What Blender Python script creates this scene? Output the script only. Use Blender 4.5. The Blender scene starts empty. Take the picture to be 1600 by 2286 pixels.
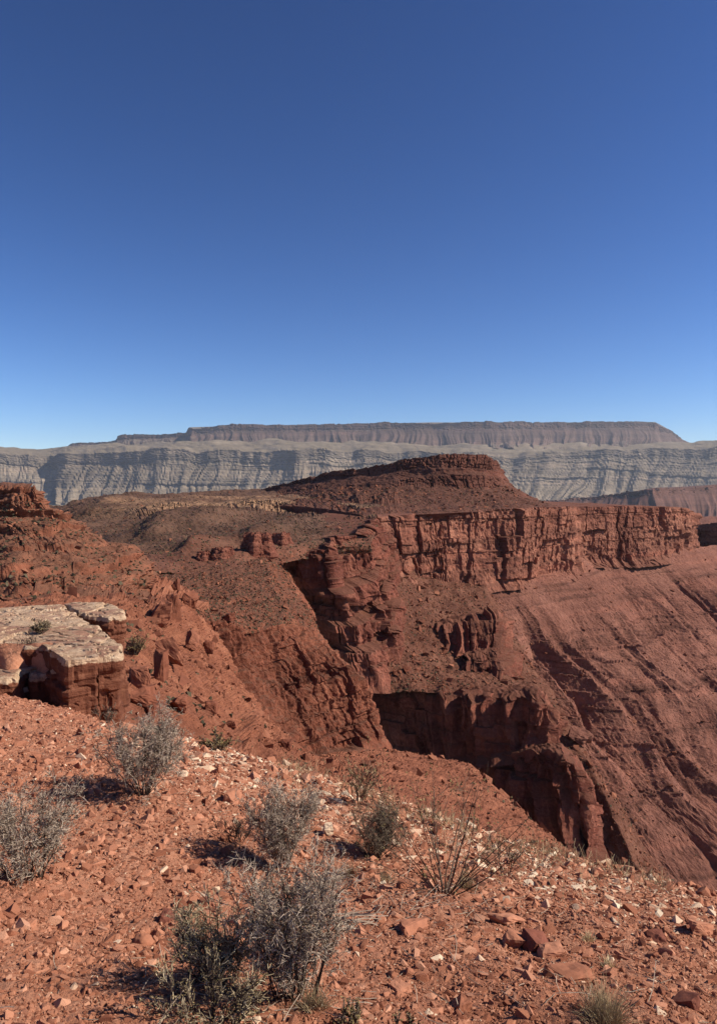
import bpy, bmesh, math, random
import numpy as np
from mathutils import Vector, Matrix

# ------------------------------------------------------------------ camera, sky, sun, exposure
SC = bpy.context.scene
COL = SC.collection
FPX, CX, CY, HOR = 1663.0, 800.0, 1143.0, 1100.0        # focal length, centre, horizon row (pixels of the photo)
PITCH = math.atan((CY - HOR) / FPX)
cam_d = bpy.data.cameras.new('camera')
cam = bpy.data.objects.new('camera', cam_d)
COL.objects.link(cam)
cam_d.sensor_fit = 'HORIZONTAL'
cam_d.sensor_width = 36.0
cam_d.lens = 36.0 * FPX / 1600.0
cam_d.clip_start = 0.05
cam_d.clip_end = 60000.0
cam.location = (0, 0, 0)
cam.rotation_euler = (math.pi / 2 - PITCH, 0, 0)
SC.camera = cam

SUN_EL, SUN_AZ = math.radians(37), math.radians(95)      # azimuth clockwise from straight ahead (+Y)
w = bpy.data.worlds.new('World')
SC.world = w
w.use_nodes = True
wn = w.node_tree
bg = wn.nodes['Background']
sky = wn.nodes.new('ShaderNodeTexSky')
sky.sky_type = 'NISHITA'
sky.sun_disc = False
sky.sun_elevation = SUN_EL
sky.sun_rotation = SUN_AZ
sky.altitude = 1500
sky.air_density = 1.0
sky.dust_density = 0.0
sky.ozone_density = 4.0
hsv = wn.nodes.new('ShaderNodeHueSaturation')          # the phone's strong colour and contrast, over the whole sky alike
hsv.inputs['Saturation'].default_value = 1.13
gam = wn.nodes.new('ShaderNodeGamma'); gam.inputs[1].default_value = 1.5
tint = wn.nodes.new('ShaderNodeMix'); tint.data_type = 'RGBA'; tint.blend_type = 'MULTIPLY'
tint.inputs[0].default_value = 1.0; tint.inputs[7].default_value = (0.95, 0.76, 0.73, 1)
wn.links.new(sky.outputs[0], hsv.inputs['Color'])
wn.links.new(hsv.outputs[0], gam.inputs[0])
wn.links.new(gam.outputs[0], tint.inputs[6])
wn.links.new(tint.outputs[2], bg.inputs[0])
bg.inputs[1].default_value = 0.05
sun_d = bpy.data.lights.new('sun', 'SUN')
sun_d.energy = 5.0
sun_d.angle = math.radians(0.5)
sun_d.color = (1.0, 0.91, 0.77)
sun = bpy.data.objects.new('sun', sun_d)
COL.objects.link(sun)
sdir = Vector((math.cos(SUN_EL) * math.sin(SUN_AZ), math.cos(SUN_EL) * math.cos(SUN_AZ), math.sin(SUN_EL)))
sun.rotation_euler = sdir.to_track_quat('Z', 'Y').to_euler()
sun.location = (60, 10, 60)
SC.view_settings.view_transform = 'Standard'
SC.view_settings.look = 'None'
SC.view_settings.exposure = 0.55
SC.view_settings.gamma = 1.0
SC.cycles.max_bounces = 4
SC.cycles.diffuse_bounces = 2
SC.cycles.volume_bounces = 0
SC.cycles.use_denoising = True

# ------------------------------------------------------------------ noise
RS = np.random.RandomState(7)
PERM = RS.permutation(256)
PERM = np.concatenate([PERM, PERM, PERM]).astype(np.int32)
G3 = RS.normal(size=(256, 3)); G3 /= np.linalg.norm(G3, axis=1)[:, None]
G3 = G3.astype(np.float32)
_a = RS.rand(256) * 2 * np.pi
G2 = np.stack([np.cos(_a), np.sin(_a)], 1).astype(np.float32)
HT = RS.rand(4096).astype(np.float32)

def hsh(*ids):
    h = np.zeros(np.broadcast(*ids).shape, np.int64)
    for k, i in enumerate(ids):
        h = (h * 73856093 + np.asarray(i).astype(np.int64) * (19349663 + 83492 * k) + 1013) & 0x7fffffff
        h ^= h >> 11
    h = (h * 1103515245 + 12345) & 0x7fffffff
    return HT[(h >> 7) & 4095]

def fade(t): return t * t * t * (t * (t * 6 - 15) + 10)

def n2(x, y, seed=0):
    x = np.asarray(x, np.float32); y = np.asarray(y, np.float32)
    x, y = np.broadcast_arrays(x, y)
    xi = np.floor(x); yi = np.floor(y)
    fx = x - xi; fy = y - yi
    xi = (xi.astype(np.int32) + seed * 17) & 255; yi = (yi.astype(np.int32) + seed * 31) & 255
    u, v = fade(fx), fade(fy)
    def g(a, b, dx, dy):
        gr = G2[PERM[PERM[a] + b]]
        return gr[..., 0] * dx + gr[..., 1] * dy
    x1, y1 = (xi + 1) & 255, (yi + 1) & 255
    a = g(xi, yi, fx, fy); b = g(x1, yi, fx - 1, fy)
    c = g(xi, y1, fx, fy - 1); d = g(x1, y1, fx - 1, fy - 1)
    return (a + (b - a) * u + ((c + (d - c) * u) - (a + (b - a) * u)) * v) * 1.4

def n3(P, sc, seed=0):
    sc = np.asarray(sc, np.float32)
    p = P.astype(np.float32) / sc
    pi = np.floor(p); f = p - pi
    pi = (pi.astype(np.int32) + np.array([seed * 13, seed * 29, seed * 7])) & 255
    q = (pi + 1) & 255
    u = fade(f)
    X = (pi[..., 0], q[..., 0]); Y = (pi[..., 1], q[..., 1]); Z = (pi[..., 2], q[..., 2])
    r = []
    for k in (0, 1):
        for j in (0, 1):
            for i in (0, 1):
                gr = G3[PERM[PERM[PERM[X[i]] + Y[j]] + Z[k]]]
                r.append(gr[..., 0] * (f[..., 0] - i) + gr[..., 1] * (f[..., 1] - j) + gr[..., 2] * (f[..., 2] - k))
    ux, uy, uz = u[..., 0], u[..., 1], u[..., 2]
    L = lambda a, b, t: a + (b - a) * t
    return L(L(L(r[0], r[1], ux), L(r[2], r[3], ux), uy), L(L(r[4], r[5], ux), L(r[6], r[7], ux), uy), uz) * 1.4

def fbm3(P, sc, oct=4, seed=0, gain=0.5):
    o = 0; a = 1.0
    for k in range(oct):
        o = o + a * n3(P, np.asarray(sc) / (2.03 ** k), seed + k); a *= gain
    return o

def fbm2(x, y, oct=4, seed=0, gain=0.5):
    o = 0; a = 1.0
    for k in range(oct):
        o = o + a * n2(x * 2.03 ** k, y * 2.03 ** k, seed + k); a *= gain
    return o

def sst(a, b, x):
    t = np.clip((x - a) / (b - a), 0, 1)
    return t * t * (3 - 2 * t)

def ridged(n): return 1 - 2 * np.abs(n)

# ------------------------------------------------------------------ helpers
_cp, _sp = math.cos(PITCH), math.sin(PITCH)
def W(px, py, d):
    """world point on the ray of a photo pixel at forward distance d"""
    a = (px - CX) / FPX; b = -(py - CY) / FPX
    y = _cp + b * _sp; z = b * _cp - _sp
    k = d / y
    return np.array([a * k, d, z * k])

def PX(P):
    """photo pixel of world points"""
    P = np.asarray(P, float)
    yc = P[..., 1] * _cp - P[..., 2] * _sp
    zc = P[..., 1] * _sp + P[..., 2] * _cp
    return np.stack([CX + FPX * P[..., 0] / yc, CY - FPX * zc / yc], -1)

def C(*pts):
    return np.array([W(*p) for p in pts])

def emp(name, kind=None, label=None, cat=None, group=None, loc=(0, 0, 0), parent=None):
    o = bpy.data.objects.new(name, None)
    COL.objects.link(o); o.location = loc
    o.empty_display_size = 0.2
    tag(o, kind, label, cat, group)
    if parent: o.parent = parent
    return o

def tag(o, kind=None, label=None, cat=None, group=None):
    if kind: o['kind'] = kind
    if label: o['label'] = label
    if cat: o['category'] = cat
    if group: o['group'] = group
    return o

def mesh_np(name, V, F, smooth=False):
    """F: (n,3) or (n,4) int array"""
    m = bpy.data.meshes.new(name)
    V = np.asarray(V, np.float32); F = np.asarray(F, np.int32)
    k = F.shape[1]
    m.vertices.add(len(V)); m.vertices.foreach_set('co', V.ravel())
    m.loops.add(F.size); m.loops.foreach_set('vertex_index', F.ravel())
    m.polygons.add(len(F))
    m.polygons.foreach_set('loop_start', np.arange(0, F.size, k, dtype=np.int32))
    m.polygons.foreach_set('use_smooth', np.full(len(F), smooth))
    m.update(calc_edges=True)
    return m

def obj(name, m, mat=None, parent=None, loc=None):
    o = bpy.data.objects.new(name, m)
    COL.objects.link(o)
    if mat is not None and len(m.materials) == 0: m.materials.append(mat)
    if parent: o.parent = parent
    if loc is not None: o.location = loc
    return o

def gridmesh(name, G, mat, parent, smooth=False, wrap=False):
    nv, nu = G.shape[:2]
    idx = np.arange(nv * nu).reshape(nv, nu)
    if wrap: idx = np.concatenate([idx, idx[:, :1]], 1)
    F = np.stack([idx[:-1, :-1], idx[:-1, 1:], idx[1:, 1:], idx[1:, :-1]], -1).reshape(-1, 4)
    return obj(name, mesh_np(name, G.reshape(-1, 3), F, smooth), mat, parent)

def resample(curves, nu):
    """each curve to nu points; curves of equal point count share one parameter"""
    def cum(c):
        p = PX(c); l = np.r_[0, np.cumsum(np.linalg.norm(np.diff(p, axis=0), axis=1) + 1e-6)]
        return l / l[-1]
    same = len({len(c) for c in curves}) == 1
    cs = [cum(c) for c in curves]
    if same: cs = [np.mean(cs, 0)] * len(curves)
    t = np.linspace(0, 1, nu)
    return [np.stack([np.interp(t, k, c[:, j]) for j in range(3)], 1) for c, k in zip(curves, cs)]

def loft(curves, nu, nvs, smooth=0, su=0):
    R = resample(curves, nu)
    rows, vp = [], []
    for k in range(len(R) - 1):
        n = nvs[k]
        for j in range(n):
            t = j / n
            rows.append(R[k] * (1 - t) + R[k + 1] * t); vp.append(k + t)
    rows.append(R[-1]); vp.append(len(R) - 1)
    G = np.array(rows)
    for _ in range(smooth):
        G[1:-1] = (G[:-2] + 2 * G[1:-1] + G[2:]) / 4
    for _ in range(su):
        G[:, 1:-1] = (G[:, :-2] + 2 * G[:, 1:-1] + G[:, 2:]) / 4
    return G, np.array(vp)[:, None] * np.ones((1, nu))

def normals(G, flat=0.0):
    du = np.gradient(G, axis=1); dv = np.gradient(G, axis=0)
    n = np.cross(du, dv)
    for _ in range(12):
        n[1:-1] = (n[:-2] + 2 * n[1:-1] + n[2:]) / 4
        n[:, 1:-1] = (n[:, :-2] + 2 * n[:, 1:-1] + n[:, 2:]) / 4
    n /= np.linalg.norm(n, axis=-1, keepdims=True) + 1e-9
    s = np.sum(n * -G, axis=-1)
    if np.mean(np.sign(s)) < 0: n = -n
    if flat is not None and np.any(flat):
        n = n.copy(); n[..., 2] *= (1 - flat)
        n /= np.linalg.norm(n, axis=-1, keepdims=True) + 1e-9
    return n

def arclen(G):
    """horizontal distance along u (mean over rows)"""
    d = np.linalg.norm(np.diff(G[..., :2], axis=1), axis=-1).mean(0)
    return np.r_[0, np.cumsum(d)][None, :] * np.ones((G.shape[0], 1))

def falllen(G):
    d = np.linalg.norm(np.diff(G, axis=0), axis=-1).mean(1)
    return np.r_[0, np.cumsum(d)][:, None] * np.ones((1, G.shape[1]))

_beds = {}
def beds(z, seed, tmin, tmax):
    key = (seed, tmin, tmax)
    if key not in _beds:
        r = np.random.RandomState(seed + 100)
        t = np.exp(r.uniform(math.log(tmin), math.log(tmax), 4000))
        b = np.cumsum(t); b -= b[2000]
        _beds[key] = b
    b = _beds[key]
    i = np.clip(np.searchsorted(b, z), 1, len(b) - 1)
    return i, (z - b[i - 1]) / (b[i] - b[i - 1])

def cliff_disp(s, z, seed=1, H=1.0, big=3.0, bed=(0.8, 5.0), rough=0.35, joint=(1.6, 5.5), P=None):
    """blocky bedded and jointed rock face, outward offset in metres"""
    zz = z + 0.7 * H * n2(s / (22 * H), z / (60 * H), seed) + 0.3 * H * n2(s / (4 * H), z / (9 * H), seed + 5)
    bi, bf = beds(zz / H, seed, *bed)
    rb = hsh(bi, bi * 0 + seed)
    off = (rb - 0.55) * 0.7
    calm = 0.25 + 0.75 * sst(-0.25, 0.2, n2(s / (17 * H), z / (20 * H), seed + 90))
    wj = joint[0] + (joint[1] - joint[0]) * hsh(bi, bi * 0 + seed + 3)
    ss = s / H + 0.9 * n2(s / (5 * H), z / (5 * H), seed + 2) + 17 * hsh(bi // 2, bi * 0 + 9)
    c = np.floor(ss / wj); fr = ss / wj - c
    h = hsh(c, bi, bi * 0 + seed)
    off = off + (h - 0.5) * 1.3 * calm
    e = np.minimum(fr, 1 - fr) * wj
    off = off - 0.7 * (1 - sst(0.0, 0.22, e)) * (hsh(c, bi) > 0.3) * calm
    off = off - 0.7 * (1 - sst(0.0, 0.14, bf)) * (hsh(bi, bi * 0 + 77) > 0.66) * (0.35 + 0.65 * sst(-0.3, 0.2, n2(s / (9 * H), bi * 1.7, seed + 60)))
    # tall joints that cut through many beds
    for Wd, A, sd in ((13.0, 1.0, 11), (5.2, 0.45, 23)):
        sB = s / H + 0.42 * Wd * n2(s / (1.9 * Wd * H), z / (60 * H), seed + sd + 9) * 1.6 + 1.8 * n2(s / (14 * H), z / (16 * H), seed + sd) + 0.5 * n2(s / (2 * H), z / (3 * H), seed + sd + 1)
        lay = np.floor((zz / H + 6 * hsh(np.floor(sB / Wd), bi * 0 + sd)) / (14 if A == 1 else 7))
        cc = np.floor(sB / Wd); ff = sB / Wd - cc
        hh = hsh(cc, lay, bi * 0 + seed + sd)
        ed = np.minimum(ff, 1 - ff) * Wd
        off = off + (hh - 0.5) * big * A
        off = off - (1 - sst(0.05, 0.5, ed)) * 1.6 * A * (hsh(cc, lay * 0 + sd) > 0.45)
    fl_ = ss + 0.4 * n2(s / (1.1 * H), z / (2.5 * H), seed + 70)
    off = off + calm * 0.42 * ridged(n2(fl_ / 1.9, z / (9 * H), seed + 71)) + calm * 0.28 * ridged(n2(fl_ / 0.85, z / (3.2 * H), seed + 72))
    off = off + big * 0.8 * fbm2(s / (38 * H), z / (120 * H), 3, seed + 40)
    if P is not None: off = off + rough * fbm3(P, 2.2 * H, 3, seed + 50)
    return off * H

# ------------------------------------------------------------------ materials
class NT:
    def __init__(s, name):
        s.m = bpy.data.materials.new(name); s.m.use_nodes = True
        s.t = s.m.node_tree; s.t.nodes.clear()
        s.out = s.n('ShaderNodeOutputMaterial')
        s.b = s.n('ShaderNodeBsdfPrincipled')
        s.l(s.b.outputs[0], s.out.inputs['Surface'])
        s.b.inputs['Roughness'].default_value = 0.95
        s.b.inputs['Specular IOR Level'].default_value = 0.12
        s.tc = s.n('ShaderNodeTexCoord')
    def n(s, t, **k):
        x = s.t.nodes.new(t)
        for a, b in k.items(): setattr(x, a, b)
        return x
    def l(s, a, b): s.t.links.new(a, b)
    def noise(s, scale, detail=4, rough=0.55, vec=None, dist=0.0, stretch=None):
        x = s.n('ShaderNodeTexNoise')
        x.inputs['Scale'].default_value = scale; x.inputs['Detail'].default_value = detail
        x.inputs['Roughness'].default_value = rough; x.inputs['Distortion'].default_value = dist
        v = vec if vec is not None else s.tc.outputs['Object']
        if stretch is not None:
            mp = s.n('ShaderNodeMapping'); mp.inputs['Scale'].default_value = stretch
            s.l(v, mp.inputs[0]); v = mp.outputs[0]
        s.l(v, x.inputs['Vector'])
        return x.outputs[0]
    def ramp(s, fac, stops):
        r = s.n('ShaderNodeValToRGB')
        e = r.color_ramp.elements
        while len(e) < len(stops): e.new(0.5)
        for k, (p, c) in enumerate(stops):
            e[k].position = p; e[k].color = tuple(c) + (1,) if not isinstance(c, (int, float)) else (c, c, c, 1)
        s.l(fac, r.inputs[0]); return r.outputs[0]
    def mix(s, fac, a, b, mode='MIX'):
        x = s.n('ShaderNodeMix', data_type='RGBA', blend_type=mode)
        for v, sock in ((fac, x.inputs[0]), (a, x.inputs[6]), (b, x.inputs[7])):
            if isinstance(v, (int, float)): sock.default_value = v
            elif isinstance(v, tuple): sock.default_value = v + (1,)
            else: s.l(v, sock)
        return x.outputs[2]
    def math(s, op, a, b=None, clamp=False):
        x = s.n('ShaderNodeMath', operation=op, use_clamp=clamp)
        for v, sock in ((a, x.inputs[0]), (b, x.inputs[1])):
            if v is None: continue
            if isinstance(v, (int, float)): sock.default_value = v
            else: s.l(v, sock)
        return x.outputs[0]
    def bump(s, h, strength, dist):
        b = s.n('ShaderNodeBump'); b.inputs['Strength'].default_value = strength; b.inputs['Distance'].default_value = dist
        s.l(h, b.inputs['Height']); s.l(b.outputs[0], s.b.inputs['Normal'])
    def nz(s):
        g = s.n('ShaderNodeNewGeometry'); x = s.n('ShaderNodeSeparateXYZ')
        s.l(g.outputs['Normal'], x.inputs[0]); return x.outputs[2]
    def color(s, c): s.l(c, s.b.inputs['Base Color']); return s.m

def rock_mat(name, dark, mid, light, S=1.0, strata=0.25, flat=None, flat_lim=(0.55, 0.85), bump=0.6, pale=None, bdist=None, speck=None, steep=None, lines=None):
    """bedded rock: large patches, beds along z, fine grain; flat ledges carry dust of colour flat"""
    t = NT(name)
    big = t.noise(1 / (14 * S), 5, 0.6)
    fine = t.noise(1 / (0.9 * S), 6, 0.7)
    f = t.math('ADD', t.math('MULTIPLY', big, 0.6), t.math('MULTIPLY', fine, 0.4))
    c = t.ramp(f, [(0.34, dark), (0.5, mid), (0.66, light)])
    st = t.noise(1 / (1.6 * S), 3, 0.6, stretch=(0.03, 0.03, 1.0))
    c = t.mix(strata, c, t.ramp(st, [(0.35, (0.45, 0.42, 0.42)), (0.5, (1, 1, 1)), (0.65, (1.5, 1.35, 1.3))]), 'MULTIPLY')
    # vertical varnish streaks
    vs = t.noise(1 / (1.5 * S), 3, 0.6, stretch=(1, 1, 0.08))
    c = t.mix(0.35, c, t.ramp(vs, [(0.38, (0.55, 0.5, 0.55)), (0.55, (1.05, 1.05, 1.05))]), 'MULTIPLY')
    if pale is not None:
        z0, z1, pc = pale
        x = t.n('ShaderNodeSeparateXYZ'); t.l(t.tc.outputs['Object'], x.inputs[0])
        zz = t.math('ADD', x.outputs[2], t.math('MULTIPLY', t.math('SUBTRACT', t.noise(1 / (6 * S), 4, 0.6), 0.5), (z1 - z0) * 1.2))
        fac = t.math('MULTIPLY', t.math('GREATER_THAN', zz, z0), t.math('LESS_THAN', zz, z1))
        fac = t.math('MULTIPLY', fac, t.ramp(t.noise(1 / (5 * S), 5, 0.7), [(0.44, 0.0), (0.56, 0.9)]))
        c = t.mix(fac, c, pc)
    if lines is not None:       # thin dark beds, broken along their length
        ln = t.ramp(t.noise(1 / (3.2 * S), 2, 0.5, stretch=(0.012, 0.012, 1.0)), [(0.455, 1.0), (0.485, 0.4), (0.515, 1.0)])
        lb = t.ramp(t.noise(1 / (9 * S), 4, 0.6), [(0.42, 0.0), (0.58, 1.0)])
        c = t.mix(t.math('MULTIPLY', lb, lines), c, t.mix(1.0, c, ln, 'MULTIPLY'))
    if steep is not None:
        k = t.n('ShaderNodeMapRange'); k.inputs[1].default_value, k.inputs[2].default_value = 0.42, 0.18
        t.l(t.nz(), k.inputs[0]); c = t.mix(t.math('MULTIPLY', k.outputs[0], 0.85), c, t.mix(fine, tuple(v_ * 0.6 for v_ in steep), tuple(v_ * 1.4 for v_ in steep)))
    if flat is not None:
        k = t.n('ShaderNodeMapRange'); k.inputs[1].default_value, k.inputs[2].default_value = flat_lim
        t.l(t.nz(), k.inputs[0])
        dust = t.mix(t.noise(1 / (0.5 * S), 5, 0.7), tuple(v * 0.75 for v in flat), tuple(v * 1.25 for v in flat))
        c = t.mix(t.math('MULTIPLY', k.outputs[0], 0.85), c, dust)
    if speck is not None:
        sp = t.ramp(t.noise(1 / (0.35 * S), 4, 0.7), [(0.58, 0.0), (0.66, 1.0)])
        spb = t.ramp(t.noise(1 / (9 * S), 3, 0.5), [(0.4, 0.0), (0.6, 1.0)])
        c = t.mix(t.math('MULTIPLY', t.math('MULTIPLY', sp, spb), 0.7), c, speck)
    t.bump(t.math('ADD', fine, t.math('MULTIPLY', t.noise(1 / (0.25 * S), 4, 0.7), 0.4)), bump, bdist if bdist else 0.5 * S)
    return t.color(c)

RED_D, RED_M, RED_L = (0.115, 0.036, 0.024), (0.205, 0.072, 0.045), (0.29, 0.115, 0.072)
M = {}
M['mesa_cliff'] = rock_mat('mesa_cliff_rock', (0.10, 0.036, 0.025), (0.215, 0.087, 0.057), (0.37, 0.17, 0.11), 1.6, 0.45, flat=(0.17, 0.072, 0.048))
M['talus'] = rock_mat('talus_soil', (0.15, 0.06, 0.042), (0.215, 0.092, 0.064), (0.275, 0.126, 0.09), 2.0, 0.3, bump=1.0, speck=(0.06, 0.032, 0.023), lines=0.75)
M['spur_slope'] = rock_mat('spur_soil', (0.08, 0.031, 0.02), (0.135, 0.056, 0.036), (0.205, 0.094, 0.061), 1.0, 0.1, bump=1.0, speck=(0.05, 0.034, 0.023))
M['spur_cliff'] = rock_mat('spur_rock', (0.08, 0.024, 0.017), (0.165, 0.056, 0.037), (0.285, 0.115, 0.075), 1.0, 0.35, flat=(0.14, 0.058, 0.037), bump=1.0)
M['wall_rock'] = rock_mat('ravine_rock', (0.10, 0.031, 0.019), (0.185, 0.064, 0.037), (0.295, 0.115, 0.067), 0.7, 0.25, flat=(0.135, 0.062, 0.04), bump=1.0, flat_lim=(0.72, 0.9), speck=(0.06, 0.04, 0.027))
M['hill_rock'] = rock_mat('hill_rock', (0.11, 0.038, 0.022), (0.215, 0.08, 0.046), (0.33, 0.14, 0.083), 0.7, 0.35, flat=(0.18, 0.082, 0.05), bump=1.0, speck=(0.08, 0.056, 0.034))
M['near_slope'] = rock_mat('slope_soil', (0.13, 0.044, 0.025), (0.235, 0.087, 0.049), (0.35, 0.148, 0.085), 0.5, 0.1, bump=1.0, speck=(0.09, 0.048, 0.03))
M['plateau'] = rock_mat('plateau_soil', (0.10, 0.055, 0.035), (0.15, 0.085, 0.055), (0.22, 0.12, 0.08), 1.2, 0.15, bump=0.8,
                        speck=(0.06, 0.05, 0.035))
M['butte'] = rock_mat('butte_rock', (0.065, 0.023, 0.017), (0.12, 0.046, 0.032), (0.19, 0.078, 0.053), 1.4, 0.4, flat=(0.115, 0.051, 0.035), bump=1.0, speck=(0.05, 0.032, 0.024))
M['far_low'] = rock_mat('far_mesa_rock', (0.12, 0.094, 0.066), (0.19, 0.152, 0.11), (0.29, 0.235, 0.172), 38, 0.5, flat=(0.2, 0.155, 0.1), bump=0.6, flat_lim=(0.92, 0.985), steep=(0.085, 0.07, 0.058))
M['far_high'] = rock_mat('far_mesa_upper_rock', (0.062, 0.04, 0.032), (0.1, 0.064, 0.05), (0.155, 0.105, 0.082), 38, 0.5, flat=(0.2, 0.16, 0.115), bump=0.6, flat_lim=(0.9, 0.98))
M['far_red'] = rock_mat('far_ridge_rock', (0.08, 0.04, 0.03), (0.12, 0.06, 0.045), (0.16, 0.083, 0.064), 12, 0.3, bump=0.4)
M['valley'] = rock_mat('valley_soil', (0.16, 0.12, 0.085), (0.22, 0.15, 0.11), (0.28, 0.19, 0.14), 60, 0.0, bump=0.1)

def simple_mat(name, cols, scale, rough=0.9, isl=True, bump=0.0, bd=0.01):
    t = NT(name)
    g = t.n('ShaderNodeNewGeometry')
    oi = t.n('ShaderNodeObjectInfo')
    r = t.math('FRACT', t.math('ADD', g.outputs['Random Per Island'], oi.outputs['Random'])) if isl else t.noise(scale, 4)
    c = t.ramp(r, [(k / (len(cols) - 1), col) for k, col in enumerate(cols)])
    nn = t.noise(scale, 5, 0.65)
    c = t.mix(0.6, c, t.ramp(nn, [(0.3, (0.6, 0.6, 0.6)), (0.7, (1.35, 1.3, 1.25))]), 'MULTIPLY')
    t.b.inputs['Roughness'].default_value = rough
    if bump: t.bump(nn, bump, bd)
    return t.color(c)

M['stone'] = simple_mat('stone', [(0.19, 0.069, 0.04), (0.32, 0.133, 0.078), (0.43, 0.195, 0.12), (0.26, 0.098, 0.056), (0.51, 0.265, 0.172)], 14, bump=0.5, bd=0.01)
M['pale_stone'] = simple_mat('pale_stone', [(0.55, 0.37, 0.25), (0.66, 0.5, 0.36), (0.5, 0.31, 0.21), (0.7, 0.57, 0.42)], 14, bump=0.5, bd=0.01)
M['rubble'] = simple_mat('rubble', [(0.1, 0.035, 0.021), (0.18, 0.067, 0.039), (0.26, 0.108, 0.064), (0.14, 0.048, 0.029)], 1.5, bump=0.5, bd=0.1)
M['boulder'] = simple_mat('boulder_rock', [(0.14, 0.048, 0.029), (0.2, 0.073, 0.043), (0.25, 0.1, 0.061)], 0.8, bump=0.8, bd=0.15)
M['scrub'] = simple_mat('scrub', [(0.04, 0.033, 0.02), (0.065, 0.053, 0.032), (0.1, 0.08, 0.05)], 5)
M['grey_twig'] = simple_mat('grey_twig', [(0.18, 0.132, 0.096), (0.33, 0.255, 0.195), (0.56, 0.46, 0.365)], 9)
M['dark_twig'] = simple_mat('dark_twig', [(0.085, 0.062, 0.042), (0.15, 0.115, 0.08), (0.26, 0.21, 0.155)], 9)
M['brown_twig'] = simple_mat('brown_twig', [(0.19, 0.145, 0.088), (0.34, 0.27, 0.17), (0.52, 0.43, 0.295)], 9)
M['bark'] = simple_mat('bark', [(0.06, 0.04, 0.03), (0.1, 0.072, 0.055)], 30)
M['leaf'] = simple_mat('leaf', [(0.11, 0.085, 0.036), (0.19, 0.145, 0.065), (0.28, 0.21, 0.1)], 9)
M['straw'] = simple_mat('straw', [(0.3, 0.22, 0.13), (0.42, 0.33, 0.2), (0.24, 0.17, 0.1)], 9)
M['yellow_straw'] = simple_mat('yellow_straw', [(0.55, 0.44, 0.26), (0.68, 0.56, 0.36)], 9)
M['dead_wood'] = simple_mat('dead_wood', [(0.28, 0.21, 0.16), (0.36, 0.28, 0.22)], 30)

# foreground soil
t = NT('red_soil')
a = t.noise(0.8, 5, 0.6); b_ = t.noise(9, 6, 0.7); c_ = t.noise(60, 5, 0.7)
f = t.math('ADD', t.math('MULTIPLY', a, 0.5), t.math('MULTIPLY', b_, 0.5))
c = t.ramp(f, [(0.36, (0.30, 0.12, 0.07)), (0.5, (0.40, 0.178, 0.107)), (0.64, (0.50, 0.245, 0.153))])
c = t.mix(0.6, c, t.ramp(c_, [(0.3, (0.7, 0.68, 0.66)), (0.7, (1.3, 1.3, 1.3))]), 'MULTIPLY')
t.bump(t.math('ADD', c_, t.math('MULTIPLY', b_, 1.2)), 0.8, 0.03)
M['soil'] = t.color(c)

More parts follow.
